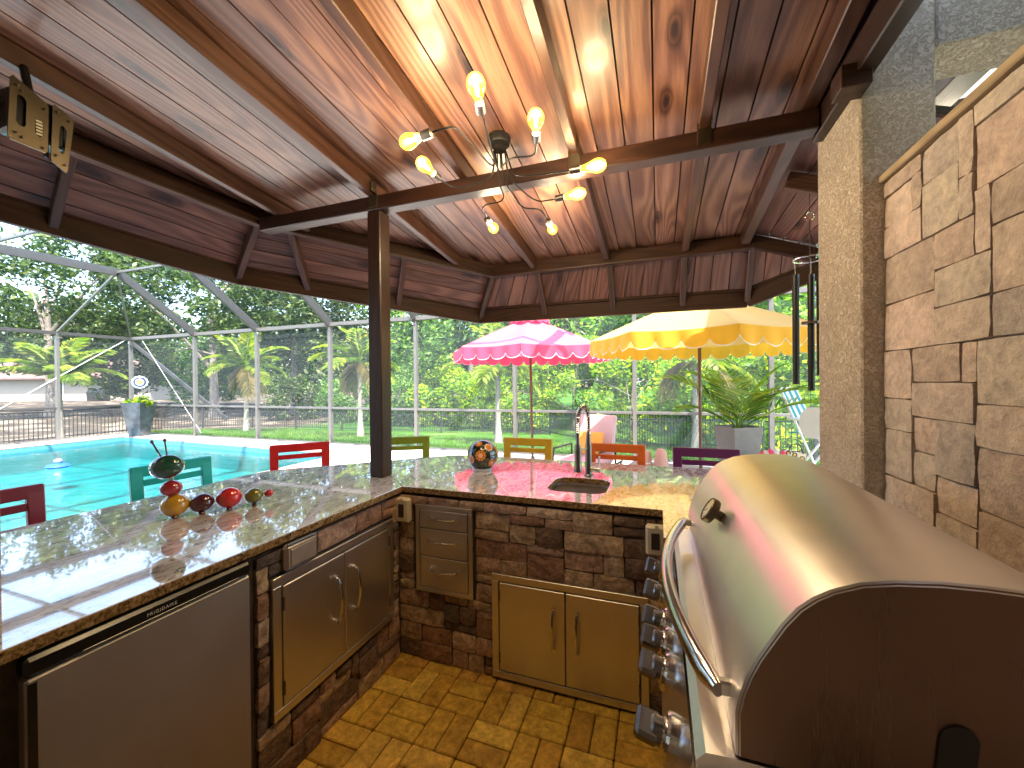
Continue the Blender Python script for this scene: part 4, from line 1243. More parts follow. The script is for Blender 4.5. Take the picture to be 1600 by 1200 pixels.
for (dx, dy, z0, z1) in ((-0.066, 0.0, 1.475, 2.07), (0.004, 0.0, 1.44, 2.065), (0.055, 0.035, 1.52, 2.06), (0.05, -0.045, 1.56, 2.06)):
    b = B(); b.lathe([(0.0165, z0), (0.0165, z1)], (cx + dx, cy + dy, 0), 16); tb = part('chime_tube', b, 'blackmetal', wc, True)
    b = B(); b.tube([(cx + dx, cy + dy, z1), (cx + dx * 1.1, cy + dy * 1.1, 2.15)], 0.001, 4); part('cord', b, 'creamplastic', tb)
b = B(); b.lathe([(0.04, 0), (0.04, .012)], (cx, cy, 1.80), 20); part('striker', b, 'rafter', wc)
b = B(); pts = [(cx - .055 * math.sin(R(a)) if a < 180 else cx + .055, 1.265 + .085 * math.cos(R(a))) for a in range(0, 181, 15)] + [(cx + .05, 1.18), (cx + .05, 1.35)]
b.poly(pts, 0, .004); b.v = [(v[0], cy - v[2], v[1]) for v in b.v]; part('wind_sail', b, 'white', wc)

# ------------------------------------------------------------------ counter ornaments
cw = 0.931
t_ = thing('talavera_ball', 'black glazed ceramic ball painted with orange flowers on the bar', 'ornament', (-1.077, 2.415, cw), world=True)
cc = Vector((-1.077, 2.415, cw + 0.097)); rr_ = 0.1
mm = plain('black_glaze', (0.012, 0.012, 0.013), 0.07, var=0.1, coat=0.6)
b = B(); b.lathe([(0.055, -0.097), (0.06, -0.092), (0.063, -0.080)], cc, 32); part('foot', b, 'white', t_, True)
b = B(); b.ellip(cc, (rr_, rr_ * .98), 36, 22); part('ball', b, mm, t_, True, angle=80)
def patch(name, dirs, m_, r_, lift):
    """a flat painted petal lying on the ball"""
    b = B(); vs = [cc + d.normalized() * (r_ + lift) for d in dirs]
    ctr_ = sum((d.normalized() for d in dirs), Vector()).normalized()
    vs.append(cc + ctr_ * (r_ + lift)); k = len(dirs)
    b.add(vs, [(i, (i + 1) % k, k) for i in range(k)])
    return b
om = plain('orange_glaze', (0.62, 0.20, 0.035), 0.12, var=0.2); om2 = plain('peach_glaze', (0.72, 0.42, 0.25), 0.12); gm = plain('green_glaze', (0.04, 0.10, 0.03), 0.12); wm = plain('cream_glaze', (0.7, 0.66, 0.55), 0.12)
tocam = Vector((1.077, -2.415, 0.35)).normalized()
def flower(az, el, size, m1):
    rot = Matrix.Rotation(R(az), 3, 'Z'); h = rot @ Vector((tocam.x, tocam.y, 0)).normalized()
    n_ = (h * math.cos(R(el)) + Z * math.sin(R(el))).normalized()
    a = n_.cross(Z).normalized(); c_ = a.cross(n_)
    b = B()
    for k in range(10):
        an = 2 * math.pi * k / 10; e = a * math.cos(an) + c_ * math.sin(an); f = -a * math.sin(an) + c_ * math.cos(an)
        ds = [n_ + (e * (size * .38) + f * 0.0), n_ + (e * (size * .7) + f * size * .27), n_ + e * size, n_ + (e * (size * .7) - f * size * .27)]
        q = patch('p', ds, None, rr_, .0006); b.add(q.v, q.f)
    fl = part('painted_flower', b, m1, t_)
    b = B(); ds = [n_ + (a * math.cos(2 * math.pi * k / 14) + c_ * math.sin(2 * math.pi * k / 14)) * size * .42 for k in range(14)]
    q = patch('c', ds, None, rr_, .0012); b.add(q.v, q.f); part('flower_centre', b, om2 if m1 is om else om, fl)
flower(-8, 8, 0.40, om); flower(38, -22, 0.30, om); flower(-50, -8, 0.33, om2); flower(30, 38, 0.32, om2); flower(-25, 55, 0.25, om); flower(80, 15, .34, om); flower(-95, 20, .34, om); flower(150, 10, .4, om)
b = B()
for az, el, sz in ((12, 22, .2), (18, -5, .16), (-28, -30, .22), (5, -35, .2), (-35, 28, .18), (55, 10, .2), (0, 45, .2)):
    rot = Matrix.Rotation(R(az), 3, 'Z'); h = rot @ Vector((tocam.x, tocam.y, 0)).normalized()
    n_ = (h * math.cos(R(el)) + Z * math.sin(R(el))).normalized(); a = n_.cross(Z).normalized(); c_ = a.cross(n_)
    q = patch('l', [n_ + a * sz, n_ + c_ * sz * .5, n_ - a * sz, n_ - c_ * sz * .5], None, rr_, .0004); b.add(q.v, q.f)
part('painted_leaves', b, gm, t_)

# caterpillar made of glazed eggs
def glaze(nm, c_): return plain(nm, c_, 0.06, var=0.35, scale=18, coat=1.0, crough=0.02)
t_ = thing('caterpillar_figurine', 'shiny caterpillar figurine of coloured egg beads with dark green head on the bar', 'figurine', (-1.93, 1.18, cw), world=True)
axis = Vector((0.185, 0.245, 0)).normalized(); O_ = Vector((-1.966, 1.150, cw))
MG = {'y': glaze('ochre_glaze', (0.50, 0.27, 0.02)), 'p': glaze('plum_glaze', (0.07, 0.012, 0.025)), 'r': glaze('red_glaze', (0.50, 0.02, 0.02)), 'o': glaze('olive_glaze', (0.13, 0.13, 0.012)), 'g': glaze('dark_green_glaze', (0.008, 0.075, 0.05)), 'c': glaze('crimson_glaze', (0.32, 0.015, 0.03))}
for s_, hz, rx, rz_, c_ in ((0.0, .052, .052, .048, 'y'), (.093, .047, .046, .041, 'p'), (.192, .054, .050, .047, 'r'), (.288, .048, .038, .036, 'o'), (.348, .050, .020, .019, 'r')):
    b = B(); b.ellip(O_ + axis * s_ + Z * hz, (rz_, rx), 24, 14, axis + Z * random.uniform(.05, .25)); part('body_bead', b, MG[c_], t_, True, angle=80)
    if s_ < .3:
        b = B()
        for sg in (-1, 1): b.ellip(O_ + axis * s_ + Vector((-axis.y, axis.x, 0)) * (sg * .022) + Z * .007, (.013, .007), 12, 8)
        part('foot_bead', b, MG['p'], t_, True)
b = B(); b.ellip(O_ + axis * -.012 + Z * .128, (.040, .034), 24, 14); part('neck_bead', b, MG['c'], t_, True, angle=80)
b = B(); b.lathe([(0.008, 0), (0.008, .02)], O_ + axis * -.012 + Z * .16, 10); part('neck_pin', b, 'chrome', t_)
hc = O_ + axis * -.025 + Z * .222
b = B(); b.ellip(hc, (.052, .064), 28, 16, (0.8, .35, .12)); hd = part('head', b, MG['g'], t_, True, angle=80)
b = B(); b.ellip(hc + Vector((-.062, -.02, .004)), (.010, .012), 10, 8); part('nose', b, MG['g'], hd, True)
for sg in (-1, 1):
    b = B(); st = hc + Vector((-.02, sg * .012, .045)); e = st + Vector((-.035, sg * .012, .062))
    b.tube([st, e], 0.0032, 6); b.ellip(e, (.007, .008), 10, 8); part('antenna', b, MG['p'], hd, True)
b = B(); b.tube([hc + Vector((-.05, -.025, -.02)) + Vector((.012 * math.cos(R(a)), 0, .012 * math.sin(R(a)))) for a in range(60, 300, 30)], .0015, 5); part('mouth_curl', b, 'chrome', hd)

# ------------------------------------------------------------------ bar stools
def stool(rootname, label, p0, p1, col, top=1.03):
    p0, p1 = Vector((*p0, 0)), Vector((*p1, 0))
    ax = (p1 - p0).normalized(); mid = (p0 + p1) / 2
    t_ = thing(rootname, label, 'bar stool', (mid.x, mid.y, -0.012), math.atan2(ax.y, ax.x), group='coloured wooden bar stools along the counter')
    w = 0.21
    m_ = plain(label.split()[0] + '_stool_paint', col, 0.42, var=0.14, scale=9)
    h = top + .012
    for s_ in (-1, 1):
        b = B(); b.beam((s_ * (w - .03), 0.0, 0.66), (s_ * (w - .028), 0.035, h - .002), 0.06, 0.028, (0, 1, 0), .004); part('back_post', b, m_, t_)
    b = B(); b.box(-w, w, 0.018, 0.046, h - .062, h, .005); part('top_rail', b, m_, t_)
    b = B(); b.box(-w + .058, w - .058, 0.016, 0.034, h - .118, h - .082, .003); part('back_slat', b, m_, t_)
    b = B(); b.box(-w + .058, w - .058, 0.006, 0.026, h - .29, h - .20, .003); part('back_slat', b, m_, t_)
    b = B(); b.box(-w, w, -0.40, 0.03, 0.66, 0.70, .008); part('seat', b, m_, t_)
    for sx in (-1, 1):
        for (y0, y1) in ((-.37, -.41), (0, .04)):
            b = B(); b.beam((sx * .18, y0, .66), (sx * .205, y1, 0.0), .04, .04, (0, 1, 0), .004); part('leg', b, m_, t_)
    for z in (.22,):
        b = B(); b.box(-.19, .19, -.405, -.38, z, z + .04, .003); part('footrest', b, m_, t_)
    return t_
stool('bar_stool', 'maroon wooden bar stool nearest the camera at the left counter edge', (-2.80, 0.66), (-2.79, 1.08), (0.20, 0.012, 0.03))
stool('bar_stool', 'teal wooden bar stool behind the caterpillar figurine', (-2.817, 1.435), (-2.775, 1.85), (0.0, 0.46, 0.42))
stool('bar_stool', 'bright red wooden bar stool at the chamfered counter corner', (-2.803, 2.283), (-2.521, 2.607), (0.60, 0.012, 0.012))
stool('bar_stool', 'olive green wooden bar stool just right of the timber post', (-2.27, 2.91), (-1.90, 3.107), (0.20, 0.24, 0.015))
stool('bar_stool', 'mustard yellow wooden bar stool behind the painted ball', (-1.24, 3.209), (-0.822, 3.209), (0.50, 0.30, 0.01))
stool('bar_stool', 'burnt orange wooden bar stool behind the faucet', (-0.506, 3.10), (-0.094, 3.09), (0.55, 0.10, 0.01))
stool('bar_stool', 'dark purple wooden bar stool beside the grill hood', (0.10, 3.052), (0.515, 3.057), (0.085, 0.006, 0.06))

# ------------------------------------------------------------------ umbrellas
def umbrella(label, ctr, rad, rim, apex, mtop, mval, rot=0.0, lean=(0, 0), group='scalloped patio umbrellas'):
    t_ = thing('patio_umbrella', label, 'umbrella', (ctr[0], ctr[1], -0.012), rot, group=group)
    NS = 8
    # canopy: 8 panels with slight sag
    for k in range(NS):
        a0, a1 = 2 * math.pi * k / NS, 2 * math.pi * (k + 1) / NS
        b = B(); nr, na = 8, 8
        for i in range(nr + 1):
            s_ = 0.07 + 0.93 * i / nr
            for j in range(na + 1):
                t2 = j / na
                p = Vector((math.cos(a0), math.sin(a0), 0)).lerp(Vector((math.cos(a1), math.sin(a1), 0)), t2) * (rad * s_)
                z = apex + (rim - apex) * s_ ** 1.12 - 0.035 * math.sin(math.pi * t2) * math.sin(math.pi * min(1, s_)) - .02 * math.sin(math.pi * t2) * s_
                b.v.append((p.x, p.y, z))
        for i in range(nr):
            for j in range(na): b.f.append((i * (na + 1) + j, i * (na + 1) + j + 1, (i + 1) * (na + 1) + j + 1, (i + 1) * (na + 1) + j))
        pn = part('canopy_panel', b, mtop, t_, True, angle=80)
        # scalloped valance of this side, 4 scallops
        b = B(); bt = B(); nsc, per = 4, 8; N_ = nsc * per
        for i in range(N_ + 1):
            t2 = i / N_
            p = Vector((math.cos(a0), math.sin(a0), 0)).lerp(Vector((math.cos(a1), math.sin(a1), 0)), t2) * rad
            ph = (t2 * nsc) % 1.0
            drop = 0.095 + 0.075 * math.sqrt(max(0.0, 1 - (2 * ph - 1) ** 2))
            z = rim - .02 * math.sin(math.pi * t2)
            wv = 1 + 0.018 * math.sin(t2 * math.pi * 2 * nsc + k) 
            b.v += [(p.x, p.y, z), (p.x * (1 + (wv - 1) * .5), p.y * (1 + (wv - 1) * .5), z - drop * .5), (p.x * wv, p.y * wv, z - drop)]
            bt.v += [(p.x * wv * 1.002, p.y * wv * 1.002, z - drop + .006), (p.x * wv * 1.002, p.y * wv * 1.002, z - drop - .004)]
        for i in range(N_):
            b.f += [(3 * i, 3 * i + 1, 3 * i + 4, 3 * i + 3), (3 * i + 1, 3 * i + 2, 3 * i + 5, 3 * i + 4)]
            bt.f.append((2 * i, 2 * i + 1, 2 * i + 3, 2 * i + 2))
        part('valance', b, mval, pn, True, angle=80)
        part('valance_trim', bt, 'trimcloth', pn)
        # rib
        b = B(); b.tube([(0, 0, apex - .03), (rad * .99 * math.cos(a0), rad * .99 * math.sin(a0), rim - .012)], 0.008, 6); part('rib', b, 'white', t_)
        b = B(); b.tube([(0, 0, apex - .42), (rad * .5 * math.cos(a0), rad * .5 * math.sin(a0), (apex + rim) / 2 - .03)], 0.006, 6); part('strut', b, 'white', t_)
    # top vent with its own scallops
    b = B(); n1 = 32; rv = rad * .25
    b.v.append((0, 0, apex + .05))
    for i in range(n1):
        a = 2 * math.pi * i / n1; b.v.append((rv * math.cos(a), rv * math.sin(a), apex - .02))
    for i in range(n1):
        a = 2 * math.pi * i / n1; dr_ = .05 + .035 * abs(math.sin(a * 8)); b.v.append((rv * 1.02 * math.cos(a), rv * 1.02 * math.sin(a), apex - .02 - dr_))
    for i in range(n1):
        j = (i + 1) % n1; b.f += [(0, 1 + i, 1 + j), (1 + i, 1 + n1 + i, 1 + n1 + j, 1 + j)]
    part('vent_cap', b, mval, t_, True, angle=60)
    b = B(); b.ellip((0, 0, apex + .08), (.03, .045), 14, 8); part('finial', b, 'white', t_, True)
    b = B(); b.tube([(lean[0], lean[1], 0.05), (0, 0, apex)], 0.019, 12); part('pole', b, 'polewood', t_, True)
    b = B(); b.lathe([(0.024, 0), (0.028, .02), (0.028, .09), (0.024, .11)], (lean[0] * .35, lean[1] * .35, 1.33), 14); part('tilt_joint', b, 'bronze', t_, True)
    b = B(); b.lathe([(0.26, 0), (0.26, .05), (0.06, .09), (0.04, .12), (0.03, .35), (0.001, .35)], (lean[0], lean[1], 0), 28); part('base', b, 'darksteel', t_, True)
    return t_
MT['polewood'] = plain('brown_pole', (0.10, 0.045, 0.03), .4)
pk = cloth('pink_canopy', (0.66, 0.12, 0.20), .35); pkv = cloth('red_pink_valance', (0.78, 0.09, 0.18), .45)
yl = cloth('yellow_canopy', (0.70, 0.46, 0.12), .35); ylv = cloth('golden_valance', (0.80, 0.46, 0.04), .5)
umbrella('pink scalloped patio umbrella, the one farther from the pillar', (-1.86, 6.0), 1.22, 2.00, 2.50, pk, pkv, R(12), (0.03, 0))
umbrella('golden yellow scalloped patio umbrella beside the wind chime', (0.44, 5.0), 1.20, 1.985, 2.46, yl, ylv, R(10), (0.01, 0))

# ------------------------------------------------------------------ screen enclosure
en = thing('screen_enclosure', 'grey aluminium screen enclosure round the pool and patio', 'enclosure', (-6, 8.1, 0), world=True)
XW, YR, ZT, ZR = -15.9, 8.1, 3.05, 4.38
YI, XI = 6.3, -12.9
PX = [-15.9, -12.86, -10.34, -7.80, -5.28, -2.85, -0.42, 1.84, 4.3]
PY = [-2.2, -0.2, 1.9, 4.1, 6.4]
for x in PX:
    b = B(); b.box(x - .036, x + .036, YR - .05, YR + .05, -.13, ZT, .003); part('post', b, 'alum', en)
for y in PY:
    b = B(); b.box(XW - .05, XW + .05, y - .036, y + .036, -.13, ZT, .003); part('post', b, 'alum', en)
for i in range(len(PX) - 1):
    x0, x1 = PX[i] + .028, PX[i + 1] - .028
    b = B(); b.box(x0, x1, YR - .03, YR + .03, 0.87, 0.92, .003); part('chair_rail', b, 'alum', en)
    b = B(); b.box(x0, x1, YR - .03, YR + .03, -.015, 0.03, .003); part('sill_rail', b, 'alum', en)
    b = B(); b.box(x0, x1, YR - .05, YR + .05, ZT - .09, ZT, .003); part('eave_beam', b, 'alum', en)
    for z0, z1 in ((0.03, 0.87), (0.92, ZT - .09)):
        b = B(); b.add([(x0, YR, z0), (x1, YR, z0), (x1, YR, z1), (x0, YR, z1)], [(0, 1, 2, 3)]); part('screen_panel', b, 'screen', en)
for i in range(len(PY)):
    y0 = PY[i] + .028; y1 = (PY[i + 1] if i < len(PY) - 1 else YR) - .028
    b = B(); b.box(XW - .03, XW + .03, y0, y1, 0.87, 0.92, .003); part('chair_rail', b, 'alumdark', en)
    b = B(); b.box(XW - .03, XW + .03, y0, y1, -.015, 0.03, .003); part('sill_rail', b, 'alum', en)
    b = B(); b.box(XW - .05, XW + .05, y0, y1, ZT - .09, ZT, .003); part('eave_beam', b, 'alumdark', en)
    for z0, z1 in ((0.03, 0.87), (0.92, ZT - .09)):
        b = B(); b.add([(XW, y0, z0), (XW, y1, z0), (XW, y1, z1), (XW, y0, z1)], [(0, 1, 2, 3)]); part('screen_panel', b, 'screen', en)
# mansard: sloping beams, then a flat top
RX = [x for x in PX if x > -13]
for x in RX:
    timber('roof_beam', (x, YR, ZT - .03), (x, YI, ZR), 0.08, 0.19, 'alumdark', en, .003)
    timber('roof_beam', (x, YI, ZR), (x, -2.2, ZR), 0.08, 0.19, 'alumdark', en, .003)
for y in PY:
    timber('roof_beam', (XW, y, ZT - .03), (XI, y if y < 6.4 else YI, ZR), 0.05, 0.05, 'alum', en, .003)
timber('corner_beam', (XW, YR, ZT), (XI, YI, ZR), 0.04, 0.04, 'alum', en, .003)
for y in (YI, 4.1, 1.9, -0.2, -2.2):
    for i in range(len(RX) - 1):
        timber('purlin', (RX[i] + .03, y, ZR), (RX[i + 1] - .03, y, ZR), 0.05, 0.05, 'alum', en, .003)
def scr(P):
    b = B(); b.add(P, [tuple(range(len(P)))]); part('screen_panel', b, 'screen', en)
for i in range(len(RX) - 1):
    scr([(RX[i], YR, ZT), (RX[i + 1], YR, ZT), (RX[i + 1], YI, ZR), (RX[i], YI, ZR)])
    scr([(RX[i], YI, ZR), (RX[i + 1], YI, ZR), (RX[i + 1], -2.2, ZR), (RX[i], -2.2, ZR)])
scr([(XW, YR, ZT), (XI, YR, ZT), (XI, YI, ZR)]); scr([(XW, YR, ZT), (XI, YI, ZR), (XW, 6.4, ZT)])
for i in range(len(PY) - 1):
    scr([(XW, PY[i], ZT), (XW, PY[i + 1], ZT), (XI, min(PY[i + 1], YI), ZR), (XI, PY[i], ZR)])
# diagonal braces
b = B(); b.tube([(XW + .02, 4.12, 0.02), (XW + .02, YR - .15, ZT - .1)], 0.010, 6); part('brace_cable', b, 'white', en)
b = B(); b.tube([(XW + .6, YR - .02, ZT - .1), (-12.6, YR - .02, 0.1)], 0.005, 6); part('brace_cable', b, 'white', en)
timber('brace_bar', (XW + .1, YR - .07, ZT - .12), (-11.9, YR + .25, 0.5), 0.05, 0.10, 'alumdark', en, .002)
# string lights along the eaves
sl = thing('string_lights', 'string of small clear bulbs looped along the enclosure eave', 'string lights', (-12, 8, 2.9), world=True)
b = B(); bb2 = B(); cap_ = B()
def swag(p, q, n_, seed):
    p, q = Vector(p), Vector(q); pts = []
    for i in range(n_ * 6 + 1):
        s_ = i / (n_ * 6); pts.append(p.lerp(q, s_) - Z * (0.03 * abs(math.sin(s_ * n_ * math.pi / 2))))
    b.tube(pts, 0.006, 4)
    for i in range(n_ + 1):
        c_ = p.lerp(q, i / n_) - Z * (.03 * abs(math.sin(i * math.pi / 2)) + .03)
        cap_.lathe([(0.014, 0), (0.014, .035)], c_, 8); bb2.ellip(c_ - Z * .03, (.032, .038), 10, 6)
swag((XW + .09, 1.9, ZT - .1), (XW + .09, YR - .1, ZT - .1), 7, 1)
swag((XW + .1, YR - .09, ZT - .1), (-0.4, YR - .09, ZT - .08), 22, 2)
part('cable', b, 'blackmetal', sl); part('sockets', cap_, 'blackmetal', sl, kind='stuff'); part('bulbs', bb2, 'clearbulb', sl, True, kind='stuff')

# ------------------------------------------------------------------ patio furniture
# chaise with pink cushion
ch = thing('chaise_lounge', 'pool chaise with pale pink cushion under the umbrellas', 'lounge chair', (-0.95, 6.0, -0.012), R(-106))
MT['pinkcloth'] = cloth('dusty_pink_cushion', (0.62, 0.36, 0.36), .1); MT['paleback'] = cloth('pale_pink_cushion', (0.55, 0.42, 0.42), .1)
b = B()
for s_ in (-.32, .32): b.tube([(-.45, s_, .30), (1.45, s_, .30)], .016, 8); 
for x_ in (-.4, 1.4):
    for s_ in (-.32, .32): b.tube([(x_, s_, .30), (x_, s_, 0)], .016, 8)
part('frame', b, 'blackmetal', ch, True)
b = B(); b.obox((.62, 0, .37), (1, 0, 0), (0, 1, 0), (0, 0, 1), 1.55, .62, .10, .03); part('seat_cushion', b, 'pinkcloth', ch, True)
a = R(104); ax = Vector((math.cos(a), 0, math.sin(a))); b = B(); b.obox(Vector((-.13, 0, .36)) + ax * .33, ax, (0, 1, 0), ax.cross(Vector((0, 1, 0))), .66, .60, .09, .014); part('back_cushion', b, 'paleback', ch, True)
b = B()
for s_ in (-.35, .35): b.tube([(-.1, s_, .30), (-.1, s_, .56), (.45, s_, .56), (.5, s_, .30)], .016, 8)
part('armrest', b, 'blackmetal', ch, True)
pw_ = thing('throw_pillow', 'orange yellow throw pillow leaning on the pink chaise back', 'pillow', (-0.95, 6.0, 0.40), R(-106))
b = B(); 
for i in range(9):
    for j in range(9):
        s_, q = i / 8 * 2 - 1, j / 8 * 2 - 1
        b.v.append((0, s_ * .21, q * .16))
nn9 = 81; F9 = []
V9 = []
for sg in (-1, 1):
    for i in range(9):
        for j in range(9):
            s_, q = i / 8 * 2 - 1, j / 8 * 2 - 1
            th = .055 * (1 - s_ ** 4) ** .6 * (1 - q ** 4) ** .6
            V9.append((sg * th - q * .05 + .02, s_ * .21, q * .16 + .20))
    o9 = 0 if sg < 0 else 81
    for i in range(8):
        for j in range(8): F9.append((o9 + i * 9 + j, o9 + i * 9 + j + 1, o9 + (i + 1) * 9 + j + 1, o9 + (i + 1) * 9 + j))
b = B(); b.add(V9, F9); part('pillow_case', b, cloth('orange_pillow', (0.72, 0.36, 0.05), .1), pw_, True, angle=80)
# low table with two hats
tb = thing('patio_table', 'low dark-framed patio table beside the chaise', 'table', (0.05, 5.35, -0.012), R(-12))
b = B(); b.box(-.42, .60, -.27, .27, .42, .45, .006); part('table_top', b, plain('grey_table_top', (0.32, 0.29, 0.28), .4), tb)
b = B(); b.box(-.42, .60, -.275, -.255, .37, .42, .002); part('apron', b, 'blackmetal', tb)
for x_ in (-.38, .56):
    for y_ in (-.24, .24):
        b = B(); b.box(x_ - .02, x_ + .02, y_ - .02, y_ + .02, 0, .42, .002); part('leg', b, 'blackmetal', tb)
hm_ = cloth('blush_felt', (0.55, 0.30, 0.24), .05)
for k, (x_, y_, lb) in enumerate(((-0.145, 5.36, 'smaller blush pink sun hat standing on the patio table'), (0.03, 5.32, 'larger blush pink sun hat standing on the patio table'))):
    h_ = thing('sun_hat', lb, 'hat', (x_, y_, 0.438), 0, group='sun hats on the patio table'); q = .88 if k == 0 else 1.05
    b = B(); b.lathe([(.118 * q, 0), (.118 * q, .006), (.096 * q, .02), (.088 * q, .10 * q), (.078 * q, .17 * q), (.05 * q, .21 * q), (.0001, .215 * q)], (0, 0, 0), 22, ell=(.82, 1)); part('crown', b, hm_, h_, True)
    b = B(); b.lathe([(.094 * q, .025), (.092 * q, .05)], (0, 0, 0.0), 22, ell=(.83, 1.01)); part('band', b, 'white', h_, True)
# director chair, teal
dc = thing('folding_chair', 'white framed folding chair with teal and white striped back', 'chair', (1.98, 6.55, 0.0), R(-35))
MT['teal'] = cloth('teal_canvas', (0.01, 0.30, 0.36), .3)
b = B()
for s_ in (-.25, .25):
    b.tube([(-.28, s_, 0), (.22, s_, .78)], .016, 8); b.tube([(.25, s_, 0), (-.30, s_, 1.38)], .016, 8); b.tube([(-.22, s_, .98), (.28, s_, .94)], .018, 8)
b.tube([(-.30, -.25, 1.38), (-.30, .25, 1.38)], .014, 8)
part('frame', b, 'white', dc, True)
for k in range(5):
    y0 = -.24 + k * .096; b = B(); b.obox((-.215, y0 + .048, 1.17), (0, 1, 0), (-.39, 0, .92), (.92, 0, .39), .094, .42, .006); part('back_stripe', b, 'teal' if k % 2 == 0 else 'trimcloth', dc)
b = B(); b.obox((.0, 0, .80), (1, 0, .12), (0, 1, 0), (-.12, 0, 1), .42, .48, .01); part('seat', b, 'teal', dc)
# side stool carrying a bag with rolled towel
sd = thing('side_table', 'small white side table behind the grill hood', 'table', (1.40, 5.6, -0.012))
b = B(); b.lathe([(.22, .45), (.22, .48)], (0, 0, 0), 24); part('table_top', b, 'white', sd)
for a in (0, 120, 240):
    b = B(); b.tube([(.06 * math.cos(R(a)), .06 * math.sin(R(a)), .45), (.2 * math.cos(R(a)), .2 * math.sin(R(a)), 0)], .014, 8); part('leg', b, 'white', sd)
tw = thing('rolled_towel', 'crumpled pink and white striped towel behind the grill hood', 'towel', (1.33, 5.58, 0.468))
bA, bBm = B(), B()
for k in range(7):
    a = R(20 + 22 * k); tgt = bA if k % 2 == 0 else bBm
    pts = [(.17 * math.cos(a) * s_ * 1.1 - .02, .05 * (k - 3) / 3, .02 + .17 * math.sin(a * s_) * s_ + .02) for s_ in (0.15, .4, .7, 1.0)]
    tgt.tube(pts, [.03, .034, .036, .02], 8)
part('pink_folds', bA, cloth('hot_pink_towel', (0.75, 0.06, 0.16), .2), tw, True); part('white_folds', bBm, 'trimcloth', tw, True)
bg_ = thing('beach_bag', 'yellow and black patterned beach bag beside the pink towel', 'bag', (1.52, 5.66, 0.468))
b = B(); b.add([(-.09, -.06, 0), (.09, -.06, 0), (.09, .06, 0), (-.09, .06, 0), (-.12, -.07, .20), (.10, -.08, .17), (.10, .07, .17), (-.12, .06, .20)], [(0, 1, 2, 3), (0, 1, 5, 4), (1, 2, 6, 5), (2, 3, 7, 6), (3, 0, 4, 7)])
m, nt, n, l, bs = mat('patterned_canvas'); setp(bs, rough=.8); v = n.new('ShaderNodeTexVoronoi'); v.inputs['Scale'].default_value = 18; l.new(coords(n, l).outputs[0], v.inputs['Vector'])
r = ramp(n, [(.2, (.6, .42, .12)), (.3, (.02, .02, .02)), (.5, (.6, .55, .4))], 'CONSTANT'); l.new(v.outputs['Distance'], r.inputs[0]); l.new(r.outputs[0], bs.inputs['Base Color'])
part('body', b, m, bg_); b = B(); b.tube([(-.08, -.07, .18), (-.05, -.08, .27), (.03, -.08, .27), (.07, -.08, .17)], .006, 6); part('strap', b, 'blackmetal', bg_)

# ------------------------------------------------------------------ palms
def frond_mesh(name, L, leaf, n_, arch, width=0.018, droop=0.35, mt='palm', seed=0):
    rr = random.Random(seed); b = B(); pts = []
    for i in range(13):
        s_ = i / 12; pts.append(Vector((L * s_ * (1 - .18 * arch * s_ * s_), 0, L * (0.16 * s_ - arch * .55 * s_ * s_))))
    b.tube(pts, [0.010 * (1 - .85 * i / 12) * (L / 1.2) for i in range(13)], 4)
    for k in range(n_):
        s_ = 0.14 + .86 * k / (n_ - 1); f = s_ * 12; i = min(11, int(f)); p = pts[i].lerp(pts[i + 1], f - i); d = (pts[i + 1] - pts[i]).normalized()
        ll = leaf * (math.sin(math.pi * (0.16 + .78 * s_)) ** .7) * rr.uniform(.88, 1.1)
        for sg in (-1, 1):
            side = Vector((0, sg, 0)); fw = (.35 + .75 * s_)
            dr = (side + d * fw * rr.uniform(.85, 1.15) + Z * (.28 if s_ < .9 else 0)).normalized()
            q1 = p + dr * ll * .5; q2 = p + dr * ll - Z * (ll * droop * rr.uniform(.6, 1.3))
            wd = dr.cross(Z).normalized() * width
            b.add([p, q1 + wd, q2, q1 - wd], [(0, 1, 2), (0, 2, 3)])
    me = b.mesh(name); me.materials.append(MT[mt]); return me
def palm(label, x, y, h, L, leaf, nf, mesh_list, r_=0.07, group=None, z0=None, lean=(0, 0), name='palm_tree', el0=-15, el1=80, dry=None):
    z0 = ground_z(x, y) - .03 if z0 is None else z0
    t_ = thing(name, label, 'palm', (x, y, z0), group=group)
    if h > 0.05:
        b = B(); k = 11
        b.tube([(lean[0] * (i / k) ** 1.5, lean[1] * (i / k) ** 1.5, h * i / k) for i in range(k + 1)], [r_ * (1.45 - .5 * min(1, i / 3.0)) * (1 + (.07 if i % 2 else 0)) * (1 - .25 * i / k) for i in range(k + 1)], 12)
        part('trunk', b, 'palmbark', t_, True)
        b = B(); b.tube([(lean[0], lean[1], h - .02), (lean[0], lean[1], h + L * .16)], [r_ * .8, r_ * .5], 10); part('crownshaft', b, 'pottedpalm', t_, True)
    rr = random.Random(hash(label) % 1000 if False else int(abs(x * 37 + y * 11)))
    for k in range(nf):
        me = mesh_list[k % len(mesh_list)]
        if dry and k % 4 == 1: me = dry
        o = bpy.data.objects.new('frond', me); C.objects.link(o); o.parent = t_
        az = 2 * math.pi * (k * .382) + rr.uniform(-.2, .2)
        el = el0 + (el1 - el0) * ((k + .5) / nf) ** .9
        if me is dry: el = el0
        o.location = (lean[0], lean[1], h + (L * .10 if h > .05 else 0))
        o.rotation_euler = (0, -R(el), az)
        s_ = rr.uniform(.88, 1.1); o.scale = (s_, s_, s_)
    return t_
fm = [frond_mesh('frond', 1.7, .50, 26, .75, .026, .40, 'palm', 1), frond_mesh('frond', 1.55, .46, 24, .95, .026, .45, 'palm', 2)]
fdry = frond_mesh('dry_frond', 1.5, .42, 26, 1.2, .015, .7, 'palmdry', 3)
GP = 'young palms growing outside the enclosure'
